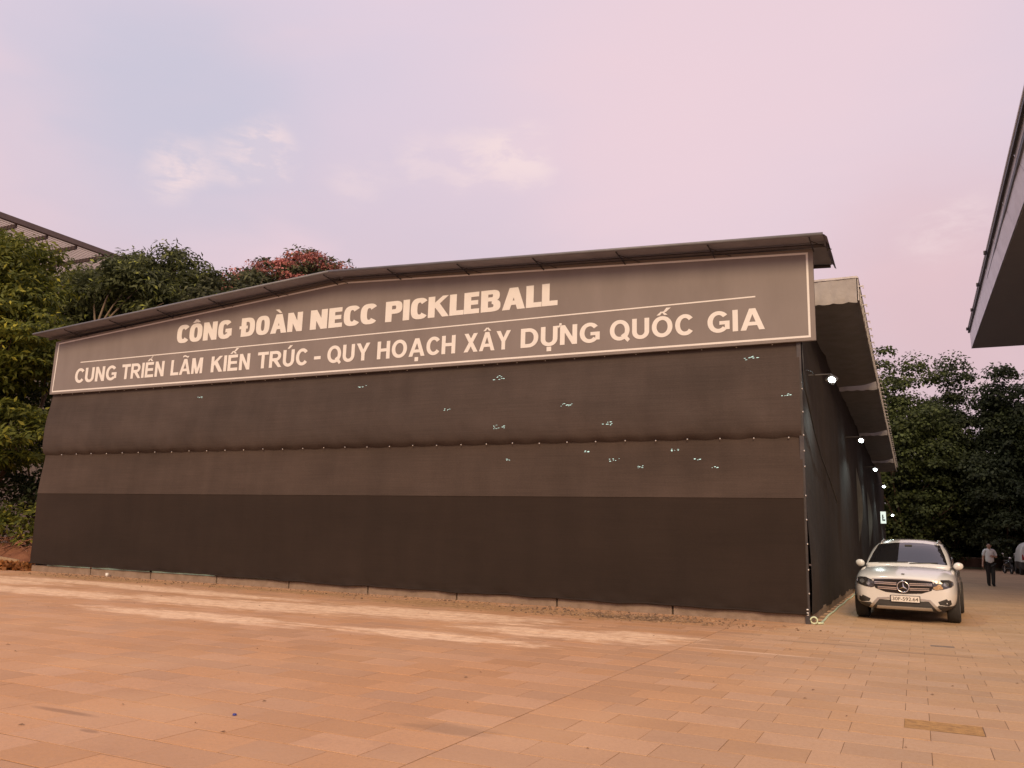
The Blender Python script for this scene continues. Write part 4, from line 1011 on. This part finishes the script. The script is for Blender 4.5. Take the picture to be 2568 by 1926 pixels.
# ------------------------------------------------------------------ trees
def tube_path(a, b, k, wob):
    a, b = Vector(a), Vector(b); L_ = (b - a).length
    return [a.lerp(b, i / k) + Vector((rnd.gauss(0, wob), rnd.gauss(0, wob), 0)) * L_ * (0 if i in (0, k) else 1) for i in range(k + 1)]
def leaves(ncl, per, lobes, crad, ll, lw, droop, flat, shell=.5, seed=0, top_only=False):
    g = np.random.default_rng(seed)
    vol = np.array([l_[1][0] * l_[1][1] * l_[1][2] for l_ in lobes]); pr = vol ** .8; pr /= pr.sum()
    which = g.choice(len(lobes), ncl, p=pr); c = np.array([l_[0] for l_ in lobes])[which]; R_ = np.array([l_[1] for l_ in lobes])[which]
    d = g.normal(size=(ncl, 3)); d /= np.linalg.norm(d, axis=1)[:, None]
    if top_only: d[:, 2] = np.abs(d[:, 2]) * .9 + .1
    rr = shell + (1 - shell) * g.random(ncl) ** .6; rr *= 1 + .10 * np.clip(g.normal(size=ncl), -2, 1.3)
    cc = c + d * R_ * rr[:, None]
    n = ncl * per; ci = np.repeat(np.arange(ncl), per)
    q = g.normal(size=(n, 3)); q /= np.linalg.norm(q, axis=1)[:, None]
    q[:, 2] = np.where(q[:, 2] < -.25, -q[:, 2] * .6, q[:, 2])
    off = q * (crad * (.55 + .75 * g.random(n) ** .8))[:, None]; off[:, 2] *= flat
    sz = (.55 + .9 * g.random(ncl))[ci]
    pos = cc[ci] + off * sz[:, None]
    nr0 = q * .75 + g.normal(size=(n, 3)) * .38; nr0[:, 2] += .45; nr0 /= np.linalg.norm(nr0, axis=1)[:, None]
    dirn = q + g.normal(size=(n, 3)) * .7; dirn[:, 2] -= droop
    dirn -= nr0 * (dirn * nr0).sum(1)[:, None] * .85; dirn /= np.linalg.norm(dirn, axis=1)[:, None] + 1e-6
    sd = np.cross(dirn, nr0); sd /= np.linalg.norm(sd, axis=1)[:, None] + 1e-6
    s = (.65 + .7 * g.random(n))[:, None]
    nrm = np.cross(sd, dirn)
    tip = pos + dirn * ll * s; midp = pos + dirn * ll * .45 * s
    v = np.stack([pos, midp + sd * lw * s + nrm * lw * .3 * s, tip - nrm * ll * .1 * s, midp - sd * lw * s + nrm * lw * .3 * s], 1).reshape(-1, 3)
    return v, n, cc
def quad_mesh(name, v, n, mat):
    me = bpy.data.meshes.new(name); me.vertices.add(len(v)); me.vertices.foreach_set('co', v.astype(np.float32).ravel())
    me.loops.add(4 * n); me.loops.foreach_set('vertex_index', np.arange(4 * n, dtype=np.int32)); me.polygons.add(n)
    me.polygons.foreach_set('loop_start', np.arange(0, 4 * n, 4, dtype=np.int32)); me.update(calc_edges=True); me.materials.append(mat); return me
m_bark = M('bark', (.20, .135, .09), (.13, .085, .06), 6, .9, bump=.8, bscale=18, stretch=(1, 1, .3))
m_bark_pale = M('pale_bark', (.27, .20, .15), (.19, .14, .10), 5, .85, bump=.6, bscale=18, stretch=(1, 1, .3))
lm_a = leaf_mat('fern_leaf', (.070, .090, .020), (.190, .205, .035), (.38, .36, .05), .93)
lm_b = leaf_mat('broad_leaf', (.060, .074, .034), (.140, .158, .064), (.34, .38, .08), .965)
lm_c = leaf_mat('grey_leaf', (.065, .074, .042), (.140, .148, .070))
lm_r = leaf_mat('dark_leaf', (.034, .048, .022), (.095, .122, .056), trans=.3)
lm_r2 = leaf_mat('dark_leaf_warm', (.042, .056, .022), (.130, .168, .056), trans=.3)
lm_red = leaf_mat('red_blossom', (.36, .12, .10), (.62, .27, .23)); lm_or = leaf_mat('orange_blossom', (.45, .16, .03), (.70, .30, .06))
def tree(base, lobes, ncl, per, crad, ll, lw, lm, label, group=None, droop=.3, flat=.7, trunk_r=.22, bark=None, seed=1, fork=None, limbs=10, shell=.5, name='tree', cat='tree'):
    r_ = empty(name, base); B = Vector(base); tag(r_, label, cat, group)
    v, n, cc = leaves(ncl, per, lobes, crad, ll, lw, droop, flat, shell, seed)
    cr = link('crown', quad_mesh('crown', v - np.array(base), n, lm), r_)
    tb = MB(); fk = Vector(fork) if fork else Vector((base[0], base[1], base[2] + (min(l_[0][2] - l_[1][2] for l_ in lobes) - base[2]) * .8 + .6))
    p0 = tube_path(B - B, fk - B, 5, .015); tb.tube(p0, [trunk_r * (1.25 - .5 * i / 5) for i in range(6)], 9)
    for i in range(limbs):
        t_ = Vector(cc[(i * 7919) % len(cc)]); mid = fk.lerp(t_, .5) + Vector((rnd.uniform(-.4, .4), rnd.uniform(-.4, .4), .3))
        pts = [fk - B, fk.lerp(mid, .5) - B + Vector((0, 0, .15)), mid - B, t_ - B]; tb.tube(pts, [trunk_r * .5, trunk_r * .34, trunk_r * .22, trunk_r * .06], 6)
        for q in range(2):
            t2 = t_ + Vector((rnd.uniform(-1, 1), rnd.uniform(-1, 1), rnd.uniform(-.3, .9))); tb.tube([mid - B, mid.lerp(t2, .5) - B, t2 - B], [trunk_r * .18, trunk_r * .11, trunk_r * .03], 5)
    tb.build('trunk', bark or m_bark, r_, True)
    return r_, cr, cc
def blossoms(crown, base, lobes, ncl, per, crad, sz, lm, seed, name='blossom'):
    v, n, cc = leaves(ncl, per, lobes, crad, sz, sz * .35, -.1, .7, .85, seed, True)
    link(name, quad_mesh(name, v - np.array(base), n, lm), crown)
GL = 'trees beside the left end of the hall'
# A: fern-leaved tree, nearest at the left edge
LA = [((-30.2, 2.6, 9.4), (2.7, 2.6, 2.3)), ((-28.2, 2.4, 8.0), (2.2, 2.2, 1.7)), ((-30.5, 2.0, 6.6), (2.4, 2.2, 1.5)), ((-31.2, 3.0, 11.5), (2.3, 2.2, 1.5)), ((-27.6, 2.2, 4.6), (1.9, 1.6, 1.1)), ((-29.6, 1.4, 3.4), (2.2, 1.6, 1.3))]
rA, cA, _ = tree((-29.2, 3.0, 0), LA, 460, 120, .78, .25, .045, lm_a, 'yellow-green feathery tree with orange blossom at the left end of the hall', GL, .25, .24, .22, seed=11)
blossoms(cA, (-29.2, 3.0, 0), [((-30.5, 2.4, 12.1), (.75, .6, .35))], 14, 22, .14, .17, lm_or, 5)
# B: broad-leaved tree with pale forking limbs
LB = [((-34.2, 11.6, 12.2), (3.2, 2.0, 2.2)), ((-31.0, 11.6, 12.4), (2.8, 1.9, 2.1)), ((-29.2, 12.0, 11.5), (2.3, 2.0, 1.9)), ((-36.4, 11.2, 10.6), (2.8, 2.2, 2.4)), ((-33.6, 11, 13.9), (1.6, 1.4, .9)), ((-36.8, 11.2, 12.9), (2.2, 1.8, 1.6)), ((-31.0, 11.4, 14.0), (1.5, 1.3, .9)), ((-34.5, 11, 7.6), (2.6, 2.0, 2.2)), ((-32.0, 11.6, 10.2), (3.4, 1.6, 1.8)), ((-31.3, 8.9, 12.7), (2.0, .8, .9)), ((-33.4, 9.1, 12.3), (1.4, .8, 1.0)), ((-29.4, 9.4, 11.7), (1.3, .7, .7))]
rB, cB, _ = tree((-32.4, 9.6, 0), LB, 560, 110, .55, .28, .05, lm_b, 'broad-leaved tree with pale forked limbs rising over the left eave', GL, .55, .8, .24, m_bark_pale, 12, (-32.2, 8.6, 9.2), 14, .62)
fb_ = MB(); F0 = Vector((.2, -1.0, 9.2))
for e_ in ((2.4, -.2, 12.6), (.7, -.5, 12.8), (-.9, -.3, 12.4), (3.4, .1, 11.6), (1.4, -.4, 12.3)):
    E1 = Vector(e_); fb_.tube([F0, F0.lerp(E1, .35) + Vector((-.22 * (E1.x - .8), -.1, .15)), F0.lerp(E1, .7) + Vector((-.10 * (E1.x - .8), -.1, .1)), E1], [.085, .06, .04, .012], 7)
fb_.build('limb', m_bark_pale, rB, True)
LC = [((-28.2, 12.5, 12.2), (2.2, 2.1, 1.6)), ((-26.8, 13.2, 10.5), (2.1, 2.0, 1.5)), ((-29.4, 12.8, 10.4), (2.2, 2, 1.7))]
tree((-27.6, 12.8, 0), LC, 260, 90, .52, .26, .06, lm_c, 'greyish-green rounded tree between the pale-limbed tree and the red-flowering tree', GL, .2, .7, .2, seed=13)
LD = [((-28.9, 17.0, 14.1), (2.3, 2.2, 1.5)), ((-27.6, 18.0, 15.2), (1.8, 1.8, 1.2)), ((-30.8, 16.4, 13.1), (2.2, 2.0, 1.5))]
rD, cD, _ = tree((-27.6, 17.4, 0), LD, 190, 90, .58, .24, .055, lm_c, 'tree covered in red blossom behind the hall roof', GL, .2, .6, .2, seed=14)
blossoms(cD, (-27.6, 17.4, 0), LD, 150, 70, .42, .15, lm_red, 15)
LE = [((-30.5, 5.0, 5.8), (2.8, 2.2, 2.2)), ((-28.0, 5.4, 5.2), (2.0, 1.8, 2.0)), ((-27.4, 4.8, 2.6), (2.0, 1.6, 1.8)), ((-31, 4.5, 2.4), (2.4, 1.6, 1.9))]
tree((-29.4, 5.2, 0), LE, 200, 60, .5, .20, .055, lm_r, 'small dark leafy tree with sky showing through, beside the hall end', GL, .2, .8, .14, seed=16)
LF = [((-33.5, 1.8, 4.5), (2.8, 2.2, 3.8)), ((-36.5, 2.5, 6.5), (3.0, 2.4, 4.5))]
tree((-35, 2.5, 0), LF, 260, 80, .6, .26, .055, lm_a, 'leafy tree left of the feathery tree at the left edge', GL, .15, .4, .2, seed=17)
LS = [((-26.2, .9, 1.35), (1.5, .8, .8)), ((-28.5, .6, 1.3), (1.6, .8, .8)), ((-24.2, 1.6, 1.5), (1.0, .7, .8))]
tree((-26.6, 1.0, 0), LS, 90, 34, .3, .22, .05, lm_a, 'low yellow-green shrub above the heap of dry branches', None, .1, .7, .05, seed=18, limbs=8, name='shrub', cat='shrub')
# right-hand trees at the end of the alley
GR = 'dark trees at the end of the alley'
specs = [((1.2, 54, 0), 16.6, 3.9, lm_r2, 'tallest dark tree rising behind the awning end, thin leafy top'), ((4.6, 57, 0), 15.6, 3.6, lm_r, 'dark tree with a small knobbly top between two lower crowns'),
         ((7.8, 54, 0), 14.6, 3.8, lm_r, 'dark tree directly behind the walking man'), ((11.5, 53, 0), 14.8, 4.2, lm_r2, 'dark tree beyond the van with a yellowish crown edge'),
         ((-3.2, 57, 0), 14.0, 4.0, lm_r, 'dark tree behind the far end of the hall'), ((14.6, 55, 0), 15, 4.4, lm_r, 'dark tree beyond the white canopy corner')]
for i, (b_, h_, r0, lm, lab) in enumerate(specs):
    g = random.Random(40 + i); lb = []
    for q in range(11):
        z = h_ * (.16 + .80 * q / 10.0); rr = r0 * (1.12 - .62 * (q / 10) ** 2.2)
        lb.append(((b_[0] + g.uniform(-.45, .45) * r0 * (1 - .3 * q / 10), b_[1] + g.uniform(-.4, .4) * r0, min(z, h_ - rr * .35)), (rr * g.uniform(.55, .8), rr * .7, rr * g.uniform(.38, .55))))
    tree(b_, lb, 270, 150, .85, .24, .085, lm, lab, GR, .25, .75, .28, seed=50 + i, shell=.55)
sh = MB()
def mass(name, xs, y0, y1, h, n, lm, label, cat, seed):
    lb = [((x, (y0 + y1) / 2, h * .5), (2.6, (y1 - y0) / 2, h * .52)) for x in xs]
    v, n_, cc = leaves(n, 30, lb, .6, .5, .17, .2, .7, .3, seed); o = link(name, quad_mesh(name, v, n_, lm)); tag(o, label, cat, kind='stuff'); return o
mass('undergrowth', [-4, -1, 2, 5, 8, 11, 14, 17], 57, 60, 4.5, 900, lm_r, 'dark undergrowth below the alley trees', 'undergrowth', 80)
mass('woodland', [-16, -10, -5, 0, 5, 10, 15, 20, 26, 32], 66, 76, 14.5, 2000, lm_r, 'dark woodland closing the view behind the alley trees', 'woodland', 81)

# ------------------------------------------------------------------ heap of dry branches and plank at the left corner
hp_ = empty('brush_heap', (-25.6, 1.5, 0)); tag(hp_, 'heap of dry brown branches by the left corner of the hall', 'brush heap')
m_twig = M('dry_twigs', (.20, .085, .05), (.30, .15, .09), 7, .9, var=.35)
tb = MB()
for i in range(420):
    x = rnd.uniform(-4.5, 2.3); h = (1.05 - .10 * abs(x)) * rnd.random() ** .7; y = rnd.gauss(0, .5); a = rnd.uniform(0, 6.28); l_ = rnd.uniform(.3, 1.1)
    d = Vector((math.cos(a), math.sin(a) * .6, rnd.uniform(-.25, .35))) * l_ / 2; c_ = Vector((x, y, max(h, .05)))
    p0, p1 = c_ - d, c_ + d; p0.z = max(p0.z, .02); p1.z = max(p1.z, .02)
    tb.tube([p0, (p0 + p1) / 2 + Vector((0, 0, rnd.uniform(-.06, .1))), p1], [.018, .014, .006], 4)
o = tb.build('twigs', m_twig, hp_); o['kind'] = 'stuff'
P0 = [[(-4.6 + 7 * i / 24, -.9 + 1.8 * j / 8, max(.0, (.80 - .08 * abs(-4.6 + 7 * i / 24)) * (1 - (abs(j - 4) / 4) ** 2)) * (1 - max(0, i - 21) / 3) + .06 * ns(i * .9, j * 1.1) - .05) for i in range(25)] for j in range(9)]
MB().grid(P0).build('mound', M('red_soil', (.17, .065, .035), (.25, .11, .06), 4, .95, bump=1, bscale=15), hp_, True)
v, n_, cc = leaves(90, 16, [((2.3, -1.5, .08), (1.4, .40, .06))], .14, .16, .05, .0, .3, 0, 91); o = link('dead_leaves', quad_mesh('dead_leaves', v, n_, leaf_mat('dead_leaf', (.34, .12, .035), (.55, .26, .09))), hp_); o['kind'] = 'stuff'
pk_ = MB(); T = Matrix.Translation((-24.45, .35, .32)) @ Matrix.Rotation(math.radians(-6), 4, 'Z') @ Matrix.Rotation(math.radians(3), 4, 'Y'); pk_.box(-2.6, 1.5, -.04, .04, -.055, .055, 0, T)
tag(pk_.build('wooden_plank', M('old_timber', (.42, .29, .17), (.32, .21, .12), 5, .85, bump=.5, stretch=(.2, 1, 4))), 'old pale plank lying against the heap of dry branches', 'plank')

# ------------------------------------------------------------------ building with slatted roof behind the left trees
lb_ = empty('slatted_roof_building', (-47, 12, 0)); tag(lb_, 'tall building with slatted metal roof showing above the left trees', 'building')
m_slat = M('pale_metal_slat', (.58, .50, .47), (.50, .43, .40), 3, .5, .1); m_beam = M('brown_beam', (.10, .07, .065), (.13, .09, .08), 4, .6)
b = MB(); b.box(-10, 3.5, -8, 14, 0, 15.5); b.build('wall', M('building_render', (.30, .25, .22), (.25, .2, .18), 1, .9), lb_)
b = MB(); b.box(4.30, 4.55, -12, 14, 17.82, 18.12); b.build('edge_beam', m_beam, lb_)
me = None
for i in range(30):
    s = MB(); s.box(-.02, .02, -12, 14, -.09, .09)
    if me is None: me = s.mesh('roof_slat', m_slat)
    o = link('roof_slat', me, lb_); o.location = (4.02 - i * .29, 0, 17.90); o.rotation_euler = (0, math.radians(-25), 0)
for y in [-10.5 + 1.88 * i for i in range(13)]:
    b = MB(); b.box(-8, 4.3, y - .06, y + .06, 17.62, 17.84); b.build('cross_beam', m_beam, lb_)
for y in (-7, 0, 7, 13):
    b = MB(); b.box(2.9, 3.2, y - .15, y + .15, 15.5, 17.62); b.build('roof_post', m_beam, lb_)

# ------------------------------------------------------------------ exhibition building on the right with its broad canopy
rb_ = empty('exhibition_building', (12, 10, 0)); tag(rb_, 'large grey building whose flat canopy with pale fascia juts over the alley', 'building'); RO = Vector((12, 10, 0))
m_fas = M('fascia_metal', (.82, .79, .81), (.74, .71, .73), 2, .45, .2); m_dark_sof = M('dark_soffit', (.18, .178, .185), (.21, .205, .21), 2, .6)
def lp(p): return tuple(Vector(p) - RO)
YE = 32.9
def bot(y): return 5.08 + (YE - y) * .0155
y0 = -5.0; n_ = 10
ys = [YE - (YE - y0) * i / n_ for i in range(n_ + 1)]
for i in range(n_):                                    # fascia panels, each its own piece
    a, b_ = ys[i] - .012, ys[i + 1] + .012; f = MB()
    f.add([lp((bot(a), a, 12.0)), lp((bot(b_), b_, 12.0)), lp((5.06, b_, 12.93)), lp((5.06, a, 12.93))], [(0, 1, 2, 3)])
    f.add([lp((bot(a) + .05, a, 12.0)), lp((bot(b_) + .05, b_, 12.0)), lp((5.11, b_, 12.93)), lp((5.11, a, 12.93))], [(3, 2, 1, 0)])
    f.build('fascia_panel', m_fas, rb_)
f = MB(); f.box(4.97 - 12, 5.05 - 12, y0 - 10, YE - 10 + .02, 12.86, 13.0); f.build('gutter', m_steel_dark, rb_)
f = MB(); f.tube([lp((4.96, y0, 13.03)), lp((4.96, YE, 13.03))], .03, 6); f.build('edge_rail', m_fas, rb_)
for y in (YE - .6, YE - 4.6, YE - 9, YE - 13.5):
    f = MB(); f.box(4.86 - 12, 4.99 - 12, y - 10 - .06, y - 10 + .06, 12.88, 13.02); f.build('gutter_clip', m_steel_dark, rb_)
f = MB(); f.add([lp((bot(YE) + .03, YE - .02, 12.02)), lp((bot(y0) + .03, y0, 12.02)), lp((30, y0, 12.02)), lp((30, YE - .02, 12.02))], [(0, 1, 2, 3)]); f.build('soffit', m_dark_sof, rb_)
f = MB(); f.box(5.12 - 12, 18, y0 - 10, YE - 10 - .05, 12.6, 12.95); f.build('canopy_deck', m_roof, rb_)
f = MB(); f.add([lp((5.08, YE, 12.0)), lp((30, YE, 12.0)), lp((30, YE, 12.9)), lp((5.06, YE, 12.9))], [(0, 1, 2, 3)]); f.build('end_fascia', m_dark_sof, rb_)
f = MB(); f.box(12 - 12, 40 - 12, 2 - 10, 46 - 10, 0, 12.0); f.build('wall', M('building_stone', (.33, .29, .26), (.28, .24, .22), 1, .8), rb_)  # unseen block, lengthened past the canopy to shade the trees
f = MB(); f.box(13 - 12, 40 - 12, 2 - 10, 46.5 - 10, 12.96, 24); f.build('unseen_shade_wall', MATS['building_stone'], rb_)  # unseen upper block, height and length shaped to shade trees and far alley

# ------------------------------------------------------------------ litter
def in_front(): 
    return rnd.uniform(-13, 4), rnd.uniform(-13, -1)
lt = MB()
for i in range(85):
    x, y = in_front(); l_ = rnd.uniform(.008, .030); a = rnd.uniform(0, 6.28); z = .004
    c_, s_ = math.cos(a), math.sin(a)
    pts = [(-l_, 0, z), (0, -l_ * .35, z + .006), (l_, 0, z + .003), (0, l_ * .35, z + .010)]
    lt.add([(x + p[0] * c_ - p[1] * s_, y + p[0] * s_ + p[1] * c_, p[2]) for p in pts], [(0, 1, 2), (0, 2, 3)])
o = lt.build('fallen_leaves', M('dry_leaf_litter', (.17, .10, .06), (.27, .17, .10), 3, .9)); tag(o, 'scattered small dry leaves on the paving', 'leaves', kind='stuff')
lt = MB()
for i in range(1500):
    k = rnd.random()
    if k < .5: x, y = rnd.gauss(-3.2, 1.2), rnd.gauss(-1.15, .35)
    else: x, y = rnd.uniform(-21, -1.2), -.1 - abs(rnd.gauss(0, .55))
    if y > -.06: continue
    r_ = rnd.uniform(.008, .03) * (1.5 if rnd.random() < .08 else 1)
    lt.ellip((x, y, r_ * .3), (r_, r_ * rnd.uniform(.5, 1), r_ * .6), 5, 3)
o = lt.build('debris', M('rubble_bits', (.34, .22, .13), (.14, .09, .06), 3, .9, var=.4, world=True)); tag(o, 'crumbs of soil and rubble along the foot of the hall front', 'rubble', kind='stuff')
bc = MB(); bc.lathe([(.001, .012), (.014, .012), (.016, .009), (.016, 0)], 12, Matrix.Translation((-3.03, -11.42, .001))); tag(bc.build('bottle_cap', M('blue_plastic', (.03, .04, .25), None, rough=.4), None, True), 'small blue bottle cap on the paving', 'bottle cap')
cup = MB(); cup.lathe([(.001, 0), (.035, 0), (.045, .10), (.042, .10), (.033, .006), (.001, .006)], 14, Matrix.Translation((-18.55, -.16, 0))); tag(cup.build('paper_cup', m_white, None, True), 'white paper cup left by the kerb blocks near the left corner', 'cup')
